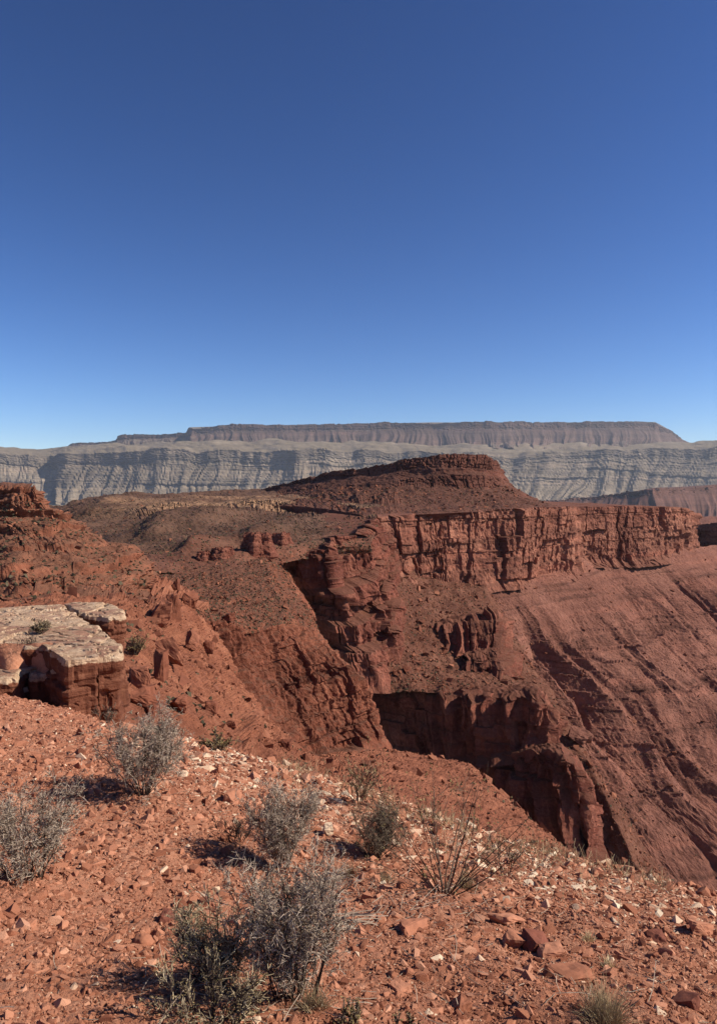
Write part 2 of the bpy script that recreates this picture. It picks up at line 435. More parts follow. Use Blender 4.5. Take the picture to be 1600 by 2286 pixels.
# ------------------------------------------------------------------ far land
def far_land():
    vf = bpy.data.meshes.new('valley_floor')
    n = 90
    xs = np.linspace(-14000, 14000, n); ys = np.linspace(-1500, 14500, n)
    X, Y = np.meshgrid(xs, ys)
    Z = -172 + 22 * fbm2(X / 2500, Y / 2500, 3, 3)
    gridmesh('valley_floor', np.stack([X, Y, Z], -1), M['valley'], None, True)['kind'] = 'structure'

    fm = emp('far_mesa', 'structure', 'long pale grey mesa with a darker flat top along the skyline', 'mesa')
    # lower tier
    px = np.array([-260, -100, 0, 60, 110, 160, 260, 440, 600, 800, 1000, 1130, 1250, 1380, 1460, 1600, 1760, 1900])
    bench_far = np.interp(px, [-260, 0, 110, 150, 260, 440, 600, 800, 1130, 1250, 1460, 1600, 1900], [995, 998, 1004, 997, 990, 985, 983, 985, 992, 990, 990, 986, 980])
    bench = np.interp(px, [-260, 0, 110, 170, 260, 440, 560, 800, 1000, 1130, 1250, 1460, 1600, 1900], [1010, 1015, 1016, 1012, 1007, 1004, 1006, 1006, 1010, 1015, 1010, 1002, 998, 992])
    cb = bench + np.interp(px, [-260, 600, 1130, 1900], [24, 26, 12, 26])
    foot = np.interp(px, [-260, 0, 200, 600, 1300, 1600, 1900], [1118, 1120, 1124, 1126, 1126, 1124, 1120])
    d0 = np.interp(px, [-260, 0, 60, 110, 170, 400, 1100, 1300, 1500, 1900], [10300, 10150, 10250, 10300, 9950, 9700, 9500, 9900, 9700, 9900])
    rows = [C(*zip(px, bench_far, d0 + 1500)), C(*zip(px, bench, d0)), C(*zip(px, cb, d0 - 60)), C(*zip(px, (cb + foot) / 2 + 6, d0 - 430)), C(*zip(px, foot, d0 - 1100)), C(*zip(px, foot + 12, d0 - 2400))]
    G, v = loft(rows, 620, [12, 18, 36, 36, 4], su=6)
    n = normals(G, 0.6); s = arclen(G); z = G[..., 2]
    cl = sst(0.85, 1.0, v) * (1 - sst(2.0, 2.4, v))
    slope = sst(1.5, 2.4, v) * (1 - sst(3.7, 4.4, v))
    wall = sst(0.6, 1.05, v) * (1 - sst(3.8, 4.6, v))
    big = fbm2(s / 1300, s * 0 + 3.3, 4, 5) * 215 * wall
    t_ = np.clip((v - 2) / 2, 0, 1)
    sw = s + 120 * fbm2(s / 700, v * 0.3, 3, 8) + 240 * t_ + 170 * t_ * n2(s / 1100, s * 0 + 2, 21)
    gul = -62 * ridged(n2(sw / 215, t_ * 0.35, 12)) * (0.2 + 0.8 * t_) - 22 * ridged(n2(sw / 84, t_ * 0.6, 13)) * (0.35 + 0.65 * t_) - 10 * ridged(n2(sw / 38, t_ * 1.2, 14)) - 5 * ridged(n2(sw / 19, t_ * 2, 15))
    gul = gul + 60 * t_ * n2(sw / 600, t_ * 0.3, 18)
    bz, bq = beds(z / 20 + 0.5 * fbm2(s / 600, z / 200, 3, 3), 77, 0.5, 2.6)
    gul = gul + 9 * (hsh(bz, bz * 0 + 2) - 0.5) * (0.4 + sst(-0.1, 0.3, n2(s / 500, bz * 3.1, 5)))
    spire = cliff_disp(s, z, 3, 9, 1.4, (0.5, 2.5)) * cl
    ledge = 7 * n2(z / 22, s / 900, 12) * slope + 26 * sst(0.25, 0.45, n2(z / 90, s / 1400, 17)) * slope
    nh = n * np.array([1, 1, 0.0]); nh /= np.linalg.norm(nh, axis=-1, keepdims=True) + 1e-9
    G = G + nh * big[..., None] + n * (gul * slope + (gul * 0.22 + spire * 0.8) * cl + ledge + 6 * fbm3(G, 90, 3, 4) * wall)[..., None]
    G[..., 2] += 62 * fbm3(G, 620, 4, 9) * (1 - sst(0.75, 1, v)) + 50 * fbm2(s / 620, s * 0 + 7, 4, 19) * sst(0.6, 0.95, v) * (1 - sst(1.9, 2.6, v))
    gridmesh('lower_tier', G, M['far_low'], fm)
    # low foothills at the foot of the tier
    # upper tier
    sk = [(90, 1004), (150, 997), (158, 990), (200, 988), (262, 984), (268, 976), (340, 971), (415, 965), (421, 953), (520, 950), (640, 949), (800, 945), (960, 942), (1060, 942), (1120, 945), (1260, 942), (1380, 941), (1462, 941), (1475, 948), (1500, 962), (1522, 980), (1560, 996)]
    sk = np.array(sk, float)
    dd = np.interp(sk[:, 0], [90, 262, 268, 415, 421, 1100, 1462, 1560], [12900, 12600, 12300, 12000, 11500, 11300, 11700, 12600])
    hgt = np.interp(sk[:, 0], [90, 262, 268, 415, 421, 1475, 1500, 1560], [5, 6, 9, 9, 14, 14, 8, 4])
    base = np.interp(sk[:, 0], [90, 260, 420, 640, 900, 1130, 1400, 1560], [1012, 1004, 998, 997, 998, 1000, 998, 1004])
    rows = [C(*zip(sk[:, 0], sk[:, 1] + 1.5, dd + 1600)), C(*zip(sk[:, 0], sk[:, 1], dd)), C(*zip(sk[:, 0], np.minimum(sk[:, 1] + hgt, base - 1), dd - 30)), C(*zip(sk[:, 0], np.maximum(base, sk[:, 1] + 2), dd - 420)), C(*zip(sk[:, 0], base + 14, dd - 900))]
    G, v = loft(rows, 560, [2, 12, 28, 3])
    n = normals(G, 0.7); s = arclen(G); z = G[..., 2]
    cl = sst(0.9, 1.02, v) * (1 - sst(1.98, 2.2, v)); slope = sst(1.7, 2.6, v)
    sw = s + 70 * fbm2(s / 500, v, 2, 8)
    gul = 0
    for lam, am in ((330, 55), (130, 46), (60, 22)):
        gul = gul + 0.8 * am * ridged(n2(sw / lam, v * 0.15, int(lam) + 3))
    G = G + n * (fbm2(s / 1300, s * 0, 3, 15) * 60 * sst(0.9, 1.05, v) + gul * slope * (0.4 + 0.6 * (v - 2).clip(0, 1)) + cliff_disp(s, z, 9, 10, 1.3, (0.5, 2.5)) * cl)[..., None]
    gridmesh('upper_tier', G, M['far_high'], fm)

    # red ridge beyond the mesa on the right
    fr = emp('far_ridge', 'structure', 'hazy purple red ridge beyond the right end of the red cliff', 'ridge')
    rows = [C((1180, 1128, 5600), (1300, 1112, 5300), (1380, 1104, 4700), (1456, 1089, 4300), (1530, 1086, 4500), (1620, 1080, 4700), (1800, 1070, 4900)),
            C((1180, 1124, 4800), (1300, 1111, 4600), (1380, 1103, 4300), (1456, 1091, 4000), (1530, 1088, 4150), (1620, 1081, 4300), (1800, 1071, 4500)),
            C((1180, 1126, 4780), (1300, 1116, 4560), (1380, 1108, 4270), (1456, 1099, 3970), (1530, 1097, 4130), (1620, 1093, 4280), (1800, 1084, 4480)),
            C((1180, 1134, 4700), (1300, 1136, 4300), (1370, 1146, 4000), (1470, 1150, 3650), (1540, 1150, 3750), (1620, 1150, 3850), (1800, 1150, 4000)),
            C((1180, 1150, 4000), (1300, 1160, 3800), (1370, 1170, 3500), (1470, 1175, 3150), (1540, 1175, 3250), (1620, 1175, 3350), (1800, 1175, 3500))]
    G, v = loft(rows, 260, [2, 10, 26, 3])
    n = normals(G, 0.7); s = arclen(G); z = G[..., 2]
    cl = sst(0.9, 1.02, v) * (1 - sst(1.98, 2.3, v)); slope = sst(1.8, 3, v) * (1 - sst(3.2, 4, v))
    gul = 22 * ridged(n2((s + 30 * n2(s / 150, v, 2)) / 130, v * 0.3, 3)) + 10 * ridged(n2(s / 52, v * 0.3, 4))
    G = G + n * (gul * slope + cliff_disp(s, z, 19, 7, 1.2, (0.5, 2.5)) * cl)[..., None]
    gridmesh('cliff_and_talus', G, M['far_red'], fr)

    # dark next mesa at the right edge
    nm = emp('neighbour_mesa', 'structure', 'dark shaded cliff peeking out behind the right end of the red cliff', 'mesa')
    rows = [C((1440, 1152, 1150), (1560, 1153, 1150), (1640, 1153, 1150), (1900, 1153, 1150)),
            C((1440, 1176, 640), (1560, 1176, 630), (1640, 1175, 600), (1900, 1175, 560)),
            C((1440, 1236, 635), (1560, 1238, 624), (1640, 1246, 592), (1900, 1260, 550)),
            C((1440, 1330, 560), (1560, 1330, 545), (1640, 1350, 510), (1900, 1400, 460))]
    G, v = loft(rows, 120, [8, 36, 12])
    n = normals(G, 0.9); s = arclen(G); z = G[..., 2]
    cl = sst(0.95, 1.0, v) * (1 - sst(1.95, 2.1, v))
    G = G + n * (cliff_disp(s, z, 29, 1.6, 3) * cl + 1.5 * fbm3(G, 12, 3, 3) * (1 - cl))[..., None]
    gridmesh('cliff_face', G, M['mesa_cliff'], nm)

# ------------------------------------------------------------------ red mesa, its butte and talus
SAMPLES = {}          # grids kept for scattering rubble and scrub
def red_mesa():
    r = emp('red_mesa', 'structure', 'red cliff of stacked beds above a long gullied slope', 'mesa')
    rim = [(815, 1163, 318), (838, 1154, 326), (862, 1151, 330), (905, 1148, 334), (915, 1147, 342), (1000, 1142, 350), (1100, 1137, 368), (1200, 1132, 392), (1284, 1131, 416), (1290, 1131, 440), (1400, 1130, 462), (1480, 1131, 484), (1530, 1134, 500), (1546, 1146, 520), (1540, 1146, 580)]
    foot = [(850, 1262, 322), (872, 1264, 324), (885, 1272, 325), (915, 1292, 327), (930, 1298, 333), (1010, 1314, 340), (1105, 1294, 360), (1200, 1288, 384), (1281, 1274, 408), (1288, 1246, 434), (1400, 1248, 455), (1485, 1240, 476), (1535, 1236, 494), (1552, 1236, 516), (1556, 1230, 580)]
    rimw, footw = C(*rim), C(*foot)
    back = rimw + np.array([-40, 140, 2.0]); back[:, 2] = np.minimum(back[:, 2], -7.5)
    low = footw + np.array([0.45, -0.89, -0.8]) * 6
    G, v = loft([back, rimw, footw, low], 620, [10, 120, 4])
    n = normals(G, 1.0); s = arclen(G); z = G[..., 2]
    cl = sst(0.97, 1.0, v)
    G = G + n * (cliff_disp(s, z, 5, 1.5, 3.5, (0.55, 6.0), 0.5, (1.2, 4.5), G) * cl - 1.2 * cl * (v - 1))[..., None]
    G[..., 2] += (0.8 * fbm3(G, 9, 3, 4)) * (1 - sst(0.98, 1.02, v))
    gridmesh('cliff', G, M['mesa_cliff'], r)
    # talus
    top = C((930, 1288, 340), (1010, 1300, 351), (1105, 1280, 371), (1200, 1273, 395), (1283, 1256, 420), (1300, 1234, 446), (1400, 1234, 468), (1485, 1228, 488), (1545, 1222, 512), (1600, 1216, 560), (1640, 1210, 640))
    k = len(top)
    dirs = np.tile([0.45, -0.89], (k, 1))
    dirs[-3:] = [(0.6, -0.8), (0.85, -0.5), (1, -0.1)]
    def down(dist, ang):
        p = top.copy(); p[:, :2] += dirs * dist; p[:, 2] -= np.tan(math.radians(ang)) * dist
        return p
    rows = [top, down(30, 33), down(110, 34), down(230, 31), down(330, 28)]
    G, v = loft(rows, 540, [42, 170, 80, 3], smooth=4, su=2)
    n = normals(G, 0.0); s = arclen(G); z = G[..., 2]; fl = falllen(G)
    sw = s + 11 * fbm2(s / 55, fl / 70, 3, 2) - fl * 0.10
    amp = sst(10, 70, fl)
    g1 = ridged(n2(sw / 34, fl / 300, 4)); g2 = ridged(n2(sw / 14, fl / 150, 6))
    ph = sw / 27 + 0.9 * n2(sw / 75, fl / 140, 71); tri = 2 * np.abs(2 * (ph - np.floor(ph)) - 1) - 1
    ph2 = sw / 9.5 + 0.8 * n2(sw / 22, fl / 60, 72); tri2 = 2 * np.abs(2 * (ph2 - np.floor(ph2)) - 1) - 1
    dsp = amp * (4.4 * tri * (0.4 + 0.6 * sst(-0.35, 0.25, n2(s / 70, fl / 110, 61))) + 1.1 * tri2 * (0.3 + 0.7 * sst(-0.2, 0.3, n2(s / 26, fl / 40, 62))) - 3.0 * g1 - 1.2 * g2 + 3.0 * n2(sw / 60, fl / 200, 44)) + 1.6 * fbm3(G, 30, 3, 15) * (1 - amp)
    G = G + n * dsp[..., None]
    # hard thin beds: each bed starts a new set of ribs below it
    zz = G[..., 2] + 0.5 * fbm2(s / 40, fl / 60, 3, 33) + 0.02 * s
    lev = np.array([-200, -150, -141, -133, -125, -118, -113, -107, -100, -95, -89, -84, -78, -73, -66, -58, -30.0])
    bi = np.searchsorted(lev, zz) - 1; bi = np.clip(bi, 0, len(lev) - 2)
    t_ = np.clip((lev[bi + 1] - zz) / (lev[bi + 1] - lev[bi]), 0, 1)          # 0 at the top of a band, 1 at its foot
    sb = sw + 40 * hsh(bi, bi * 0 + 3) + 1.2 * n2(sw / 3, fl / 8, 5)
    rib = -(0.8 * ridged(n2(sb / 8.5, bi * 3.7, 8)) + 0.3 * ridged(n2(sb / 3.2, bi * 1.9, 9)))
    rill = -0.6 * (0.55 * ridged(n2((sw + 0.8 * n2(sw / 6, fl / 12, 3)) / 2.9, fl / 90, 10)) + 0.35 * ridged(n2(sw / 1.4, fl / 40, 16))) * (0.4 + 0.6 * sst(-0.2, 0.3, n2(s / 30, fl / 30, 27)))
    m = sst(-0.25, 0.15, fbm2(s / 16, bi * 5.3, 3, 7))
    led = (0.5 + 1.3 * hsh(bi, bi * 0 + 11)) * m * sst(0.80, 0.97, t_)
    G = G + n * (amp * (rib * (0.15 + 0.85 * sst(0, 0.9, t_)) + 0.95 * led) + rill * sst(4, 40, fl) + 0.25 * fbm3(G, 3, 3, 12) + 0.3 * fbm3(G, 1.0, 2, 14))[..., None]
    gridmesh('talus', G, M['talus'], r)
    SAMPLES['talus'] = G
    return r

def butte(mesa):
    r = emp('butte', 'structure', 'dark red butte with a flat cap rising from the plateau', 'butte')
    a = [(560, 1098, 640), (620, 1084, 590), (700, 1064, 550), (790, 1046, 510), (880, 1031, 482), (950, 1021, 468), (985, 1016, 462), (1085, 1015, 462), (1100, 1024, 468), (1110, 1036, 490), (1105, 1040, 540)]
    b = [(560, 1104, 636), (620, 1090, 586), (700, 1074, 545), (790, 1061, 504), (880, 1051, 475), (950, 1043, 460), (985, 1042, 453), (1080, 1046, 454), (1108, 1050, 463), (1125, 1058, 488), (1115, 1060, 540)]
    c = [(560, 1108, 620), (620, 1098, 565), (700, 1086, 520), (790, 1080, 480), (880, 1075, 455), (960, 1066, 446), (1000, 1062, 444), (1080, 1062, 447), (1120, 1068, 460), (1138, 1078, 484), (1125, 1080, 540)]
    c2 = [(560, 1110, 615), (620, 1101, 558), (700, 1092, 512), (790, 1088, 472), (880, 1084, 447), (960, 1082, 440), (1015, 1086, 439), (1082, 1088, 441), (1128, 1082, 456), (1150, 1090, 482), (1135, 1090, 540)]
    d = [(560, 1116, 560), (630, 1110, 500), (720, 1108, 450), (800, 1106, 425), (880, 1104, 420), (960, 1108, 416), (1030, 1108, 418), (1100, 1106, 424), (1160, 1106, 446), (1185, 1110, 480), (1160, 1110, 540)]
    e = [(560, 1124, 500), (640, 1118, 440), (730, 1122, 405), (800, 1126, 392), (880, 1128, 388), (960, 1128, 386), (1040, 1128, 390), (1120, 1126, 400), (1195, 1124, 424), (1215, 1126, 470), (1190, 1130, 540)]
    g = [(560, 1134, 440), (640, 1130, 400), (740, 1138, 368), (820, 1152, 336), (880, 1152, 338), (960, 1148, 344), (1040, 1143, 356), (1120, 1138, 372), (1225, 1133, 400), (1260, 1133, 440), (1230, 1138, 540)]
    R = [C(*x) for x in (a, b, c, c2, d, e, g)]
    back = R[0] + np.array([-10, 70, -3.0])
    skirt = R[-1] + np.array([[0, -6, -9.0]] * 3 + [[0, 8, -5.0]] * (len(R[-1]) - 3))
    G, v = loft([back] + R + [skirt], 420, [3, 24, 18, 20, 24, 20, 12, 3], su=2)
    n = normals(G, 0.6); s = arclen(G); z = G[..., 2]
    cl = sst(0.95, 1.0, v) * (1 - sst(2.0, 2.2, v)); cl2 = sst(2.8, 3.0, v) * (1 - sst(4.0, 4.3, v)) * sst(0.35, 0.55, n2(s / 60, v * 0, 4) + 0.5 + 0.5 * sst(840, 960, PX(G)[..., 0]))
    px = PX(G)[..., 0]
    cl3 = sst(5.15, 5.3, v) * (1 - sst(6.0, 6.2, v)) * sst(780, 800, px) * (1 - sst(880, 905, px))
    cd = cliff_disp(s, z, 8, 1.0, 1.5, (0.6, 3.0), 0.4, (1.2, 4), G)
    slope = 1 - np.maximum(np.maximum(cl, cl2), cl3)
    dsp = cd * np.maximum(np.maximum(cl, cl2 * 0.8), cl3 * 0.8) + slope * (1.3 * fbm3(G, 14, 4, 3) + 0.7 * ridged(n2(s / 9, v, 5)) * sst(3, 5, v) + 0.4 * fbm3(G, 2.5, 3, 6))
    dsp = dsp + 2.2 * cl3 + 1.2 * np.clip(n2(z / 2.6, s / 60, 4), 0, 1) * slope
    G = G + n * dsp[..., None]
    gridmesh('cap_and_slopes', G, M['butte'], r)
    SAMPLES['butte'] = G[66:-4]

def plateau():
    r = emp('plateau', 'structure', 'brown scrub covered plateau with pale ledges below the butte', 'plateau')
    rows = [[(-160, 1140, 560), (60, 1136, 540), (140, 1129, 520), (200, 1114, 540), (330, 1104, 580), (480, 1099, 620), (620, 1094, 640), (740, 1092, 600), (860, 1100, 520)],
            [(-160, 1160, 470), (60, 1152, 450), (150, 1138, 440), (220, 1126, 450), (340, 1117, 470), (480, 1114, 480), (620, 1110, 480), (740, 1112, 450), (860, 1136, 385)],
            [(-160, 1170, 430), (60, 1166, 410), (160, 1150, 400), (250, 1138, 405), (350, 1132, 415), (470, 1130, 420), (620, 1126, 415), (760, 1128, 395), (850, 1150, 340)],
            [(-160, 1180, 420), (60, 1176, 400), (170, 1160, 392), (260, 1150, 396), (350, 1142, 406), (470, 1138, 412), (620, 1141, 404), (760, 1150, 378), (846, 1158, 332)],
            [(-160, 1200, 370), (60, 1196, 350), (190, 1182, 340), (290, 1172, 345), (370, 1160, 360), (480, 1152, 370), (620, 1158, 350), (760, 1172, 322), (842, 1178, 306)],
            [(-160, 1230, 300), (60, 1226, 290), (210, 1210, 285), (300, 1200, 290), (380, 1184, 305), (490, 1170, 318), (610, 1178, 300), (750, 1194, 284), (838, 1192, 290)],
            [(-160, 1250, 270), (60, 1250, 260), (240, 1236, 252), (330, 1228, 256), (410, 1214, 262), (500, 1200, 272), (610, 1200, 268), (740, 1206, 264), (834, 1206, 276)],
            [(-160, 1280, 235), (60, 1280, 228), (270, 1256, 228), (350, 1250, 230), (430, 1244, 232), (520, 1236, 236), (600, 1234, 242), (728, 1222, 254), (826, 1218, 266)],
            [(-160, 1330, 200), (60, 1330, 195), (290, 1300, 190), (370, 1296, 195), (440, 1290, 200), (530, 1282, 205), (610, 1270, 230), (722, 1240, 256), (826, 1236, 268)]]
    G, v = loft([C(*x) for x in rows], 460, [14, 18, 16, 20, 20, 20, 22, 14], smooth=1, su=3)
    n = normals(G, 0.3); s = arclen(G); z = G[..., 2]
    P = PX(G); px, py = P[..., 0], P[..., 1]
    # knolls whose far (left) sides fall into shade
    kn = 0
    for x, y, rx, ry, h in ((360, 1180, 170, 24, 10), (460, 1170, 200, 12, 5), (430, 1230, 110, 16, 7.5), (320, 1148, 120, 12, 5), (240, 1122, 110, 10, 5), (570, 1196, 110, 14, 4)):
        u = (px - x) / rx; w_ = (py - y + (px - x) * 0.22) / ry
        u = np.where(u < 0, u * 3.0, u)
        kn = kn + 0.6 * h * np.exp(-(u * u + w_ * w_) * 1.6)
    ter = 1.3 * np.clip(n2(z / 2.2, s / 70, 4), -0.2, 1) * 1.2
    cl = sst(1.9, 2.05, v) * (1 - sst(3.6, 4.0, v)) * sst(0.2, 0.5, 0.5 + n2(s / 40, v * 0, 8) + 0.5 * sst(380, 560, px))
    cd = cliff_disp(s, z, 18, 0.7, 2.0, (0.4, 1.4), 0.4, (1.2, 4))
    dsp = 2.2 * fbm3(G, 34, 4, 3) + 0.5 * fbm3(G, 3, 3, 7) + 0.9 * ridged(n3(G, 16, 21)) + ter + cd * cl * 1.1
    G = G + n * dsp[..., None]; G[..., 2] += kn
    # pale sandstone beds: which ledges are pale is a property of the rock bed, kept as a mask on the mesh
    mask = sst(1.55, 1.9, v) * (1 - sst(3.2, 3.6, v)) * sst(150, 420, px)
    mask = np.maximum(mask, 0.7 * sst(0.7, 1.0, v) * (1 - sst(1.3, 1.6, v)) * sst(150, 300, px) * (1 - sst(640, 720, px)))
    o = gridmesh('plateau_top', G, M['plateau_pale'], r)
    at = o.data.attributes.new('pale_bed', 'FLOAT', 'POINT'); at.data.foreach_set('value', mask.ravel().astype(np.float32))
    red = sst(3.6, 4.2, v) * 0 + sst(5.5, 7.5, v + 0.8 * n2(s / 40, v, 3)) + sst(700, 790, px) * sst(3.0, 4.0, v)
    at = o.data.attributes.new('red_bed', 'FLOAT', 'POINT'); at.data.foreach_set('value', np.clip(red, 0, 1).ravel().astype(np.float32))
    SAMPLES['plateau'] = G

def _plateau_mat():
    t = NT('plateau_ledges')
    fine = t.noise(0.9, 6, 0.7); big = t.noise(0.05, 4, 0.6)
    f = t.math('ADD', t.math('MULTIPLY', big, 0.5), t.math('MULTIPLY', fine, 0.5))
    base = t.ramp(f, [(0.36, (0.072, 0.035, 0.023)), (0.5, (0.108, 0.056, 0.037)), (0.64, (0.16, 0.085, 0.057))])
    red = t.ramp(f, [(0.36, (0.1, 0.037, 0.023)), (0.5, (0.15, 0.06, 0.038)), (0.64, (0.21, 0.09, 0.058))])
    a = t.n('ShaderNodeAttribute', attribute_name='red_bed'); c = t.mix(a.outputs['Fac'], base, red)
    p = t.n('ShaderNodeAttribute', attribute_name='pale_bed')
    br = t.ramp(t.noise(0.35, 6, 0.75, stretch=(1, 1, 3)), [(0.40, 0.0), (0.5, 1.0)])
    c = t.mix(t.math('MULTIPLY', p.outputs['Fac'], br), c, t.ramp(fine, [(0.4, (0.2, 0.105, 0.062)), (0.6, (0.38, 0.225, 0.132))]))
    sp = t.ramp(t.noise(1.6, 4, 0.7), [(0.54, 0.0), (0.62, 0.75)])
    c = t.mix(sp, c, (0.055, 0.048, 0.033))
    t.bump(fine, 0.8, 0.6)
    return t.color(c)
M['plateau_pale'] = _plateau_mat()

# ------------------------------------------------------------------ spur in the middle: cliff tiers and slopes
def spur():
    r = emp('spur', 'structure', 'red rock spur stepping down in shaded cliff tiers at centre', 'spur')
    # upper tier: cliff at the head of the ravine
    rim = [(560, 1232, 262), (610, 1236, 256), (640, 1238, 250), (690, 1232, 248), (735, 1226, 246), (742, 1204, 262), (770, 1200, 268), (800, 1198, 274), (822, 1178, 292), (838, 1162, 312), (852, 1156, 330)]
    foot = [(640, 1500, 250), (690, 1500, 245), (730, 1495, 238), (778, 1500, 228), (830, 1504, 228), (868, 1502, 234), (884, 1490, 242), (880, 1450, 252), (876, 1380, 270), (878, 1310, 294), (886, 1275, 322)]
    rimw, footw = C(*rim), C(*foot)
    back = rimw + np.array([-25, 45, 1.5])
    low = footw + np.array([0, -4, -5.0])
    # steps: (share of the height, share of the run-out) down the face
    prof = [(0.0, 0.0), (0.34, 0.10), (0.38, 0.36), (0.60, 0.44), (0.64, 0.66), (0.80, 0.72), (0.83, 0.92), (1.0, 1.0)]
    steps = []
    for hz_, rn in prof:
        p = rimw.copy(); p[:, :2] += (footw - rimw)[:, :2] * rn; p[:, 2] += (footw - rimw)[:, 2] * hz_; steps.append(p)
    G, v = loft([back] + steps + [low], 320, [6, 42, 8, 26, 7, 20, 6, 24, 3], su=2)
    n = normals(G, 0.95); s = arclen(G); z = G[..., 2]
    cl = sst(0.97, 1.0, v)
    s = G[..., 0] * 0.85 + G[..., 1] * 0.5
    cd = cliff_disp(s, z, 15, 1.15, 4.6, (1.2, 8.0), 0.6, (1.6, 5), G) + 2.2 * ridged(n2(s / 9, z / 22, 31)); cd = cd - cd[cl > 0.5].mean()
    G = G + n * (cd * cl)[..., None]
    gridmesh('upper_cliff', G, M['spur_cliff'], r)
    # slope F under the mesa cliff
    rows = [[(820, 1240, 330), (900, 1270, 338), (960, 1290, 344), (1020, 1300, 351), (1080, 1290, 366), (1130, 1300, 376)],
            [(850, 1320, 288), (905, 1325, 303), (960, 1330, 315), (1020, 1340, 322), (1085, 1350, 330), (1120, 1380, 345)],
            [(850, 1400, 262), (890, 1392, 276), (950, 1385, 288), (1020, 1392, 296), (1090, 1395, 306), (1128, 1410, 322)],
            [(840, 1470, 246), (880, 1450, 256), (940, 1450, 266), (1010, 1462, 272), (1090, 1480, 280), (1140, 1496, 296)],
            [(830, 1512, 240), (890, 1505, 244), (960, 1505, 248), (1040, 1520, 248), (1130, 1535, 246), (1200, 1545, 250)],
            [(826, 1545, 240), (880, 1548, 240), (950, 1548, 238), (1040, 1556, 234), (1120, 1556, 230), (1205, 1556, 232)]]
    G, v = loft([C(*x) for x in rows], 250, [36, 38, 34, 34, 20], smooth=2, su=3)
    n = normals(G, 0.2); s = arclen(G)
    G = G + n * (1.6 * fbm3(G, 22, 4, 2) + 0.9 * ridged(n3(G, (9, 14, 20), 3)) + 0.5 * fbm3(G, 2.4, 4, 5))[..., None]
    gridmesh('bench_slope', G, M['spur_slope'], r); SAMPLES['bench'] = G
    # right flank of the spur, towards the big slope
    rows = [[(1060, 1300, 362), (1096, 1360, 342), (1100, 1400, 328), (1106, 1480, 302), (1140, 1530, 268), (1180, 1596, 250), (1205, 1680, 240), (1255, 1746, 236), (1280, 1840, 228), (1292, 1910, 220), (1320, 1970, 210)],
            [(1090, 1300, 368), (1135, 1370, 346), (1150, 1415, 334), (1180, 1490, 306), (1235, 1560, 270), (1268, 1620, 250), (1310, 1700, 234), (1352, 1780, 226), (1400, 1880, 216), (1430, 1950, 210), (1480, 2020, 200)],
            [(1130, 1305, 374), (1170, 1385, 352), (1200, 1450, 340), (1250, 1560, 310), (1300, 1640, 286), (1340, 1710, 270), (1400, 1800, 252), (1450, 1870, 244), (1500, 1940, 236), (1540, 2000, 230), (1600, 2080, 220)]]
    R = [C(*x) for x in rows]; R[2][:, 2] -= 6
    G, v = loft(R, 280, [36, 40], smooth=2, su=3)
    n = normals(G, 0.2); s = arclen(G)
    G = G + n * (1.5 * fbm3(G, 18, 4, 2) + 0.6 * fbm3(G, 2.6, 4, 5) + 0.8 * ridged(n2(s / 11, v, 3)))[..., None]
    gridmesh('flank', G, M['spur_slope'], r); SAMPLES['flank'] = G

    def tier(name, rim, foot, nu, nv, seed, H, big, joint=(2, 6), bed=(2.0, 9.0), lean=0.0):
        rimw, footw = C(*rim), C(*foot)
        back = rimw + np.array([3, 16, -1.8])
        low = footw + np.array([-0.3, -0.9, -0.7]) * 4
        G, v = loft([back, rimw, footw, low], int(nu * 0.62), [8, int(nv * 0.62), 4], su=1)
        n = normals(G, 0.95); s = arclen(G); z = G[..., 2]
        cl = sst(0.96, 1.0, v)
        bulge = 1.0 * H * np.sin(np.clip(v - 1, 0, 1) * np.pi) ** 0.8 * (0.3 + 1.1 * ridged(n2(s / (8 * H), v * 0.5, seed + 4)))
        rag = np.abs(n2(s / (5 * H), s * 0 + seed, 3)) * 3.2 * H + 1.2 * H * hsh(np.floor(s / (2.4 * H)), (s * 0 + seed)) 
        sp = s + 1.2 * H * n2(s / (4 * H), z / (7 * H), seed + 6)
        pil = 3.2 * H * ridged(n2(sp / (6.5 * H), z / (45 * H), seed + 8)) * (0.5 + 0.5 * sst(-0.2, 0.3, n2(s / (16 * H), z / (12 * H), seed + 9))) + 1.2 * H * ridged(n2(sp / (2.6 * H), z / (16 * H), seed + 10))
        bulge = bulge + pil - pil.mean()
        G = G + n * ((cliff_disp(s, z, seed, H, big, bed, 0.5, joint, G) + bulge) * cl + 0.9 * fbm3(G, 4, 3, 6) * (1 - cl))[..., None]
        G[..., 2] -= rag * np.exp(-((v - 1) / 0.10) ** 2)
        G[..., 2] += 1.3 * fbm3(G, 5, 3, 8) * (1 - sst(0.9, 1.0, v))
        gridmesh(name, G, M['spur_cliff'], r)
    # small ledge cliff on the bench
    tier('bench_ledge', [(958, 1392, 284), (990, 1384, 282), (1050, 1376, 284), (1100, 1372, 288), (1118, 1374, 300), (1124, 1380, 322)],
         [(962, 1412, 282), (1000, 1440, 272), (1055, 1448, 270), (1108, 1442, 272), (1128, 1440, 288), (1140, 1440, 316)], 230, 70, 25, 1.0, 2.6)
    tier('bench_ledge', [(1040, 1456, 266), (1070, 1452, 264), (1110, 1446, 266), (1128, 1446, 280), (1140, 1452, 300)],
         [(1046, 1470, 262), (1078, 1486, 256), (1120, 1504, 254), (1146, 1500, 270), (1150, 1480, 296)], 130, 50, 26, 0.9, 2.0)
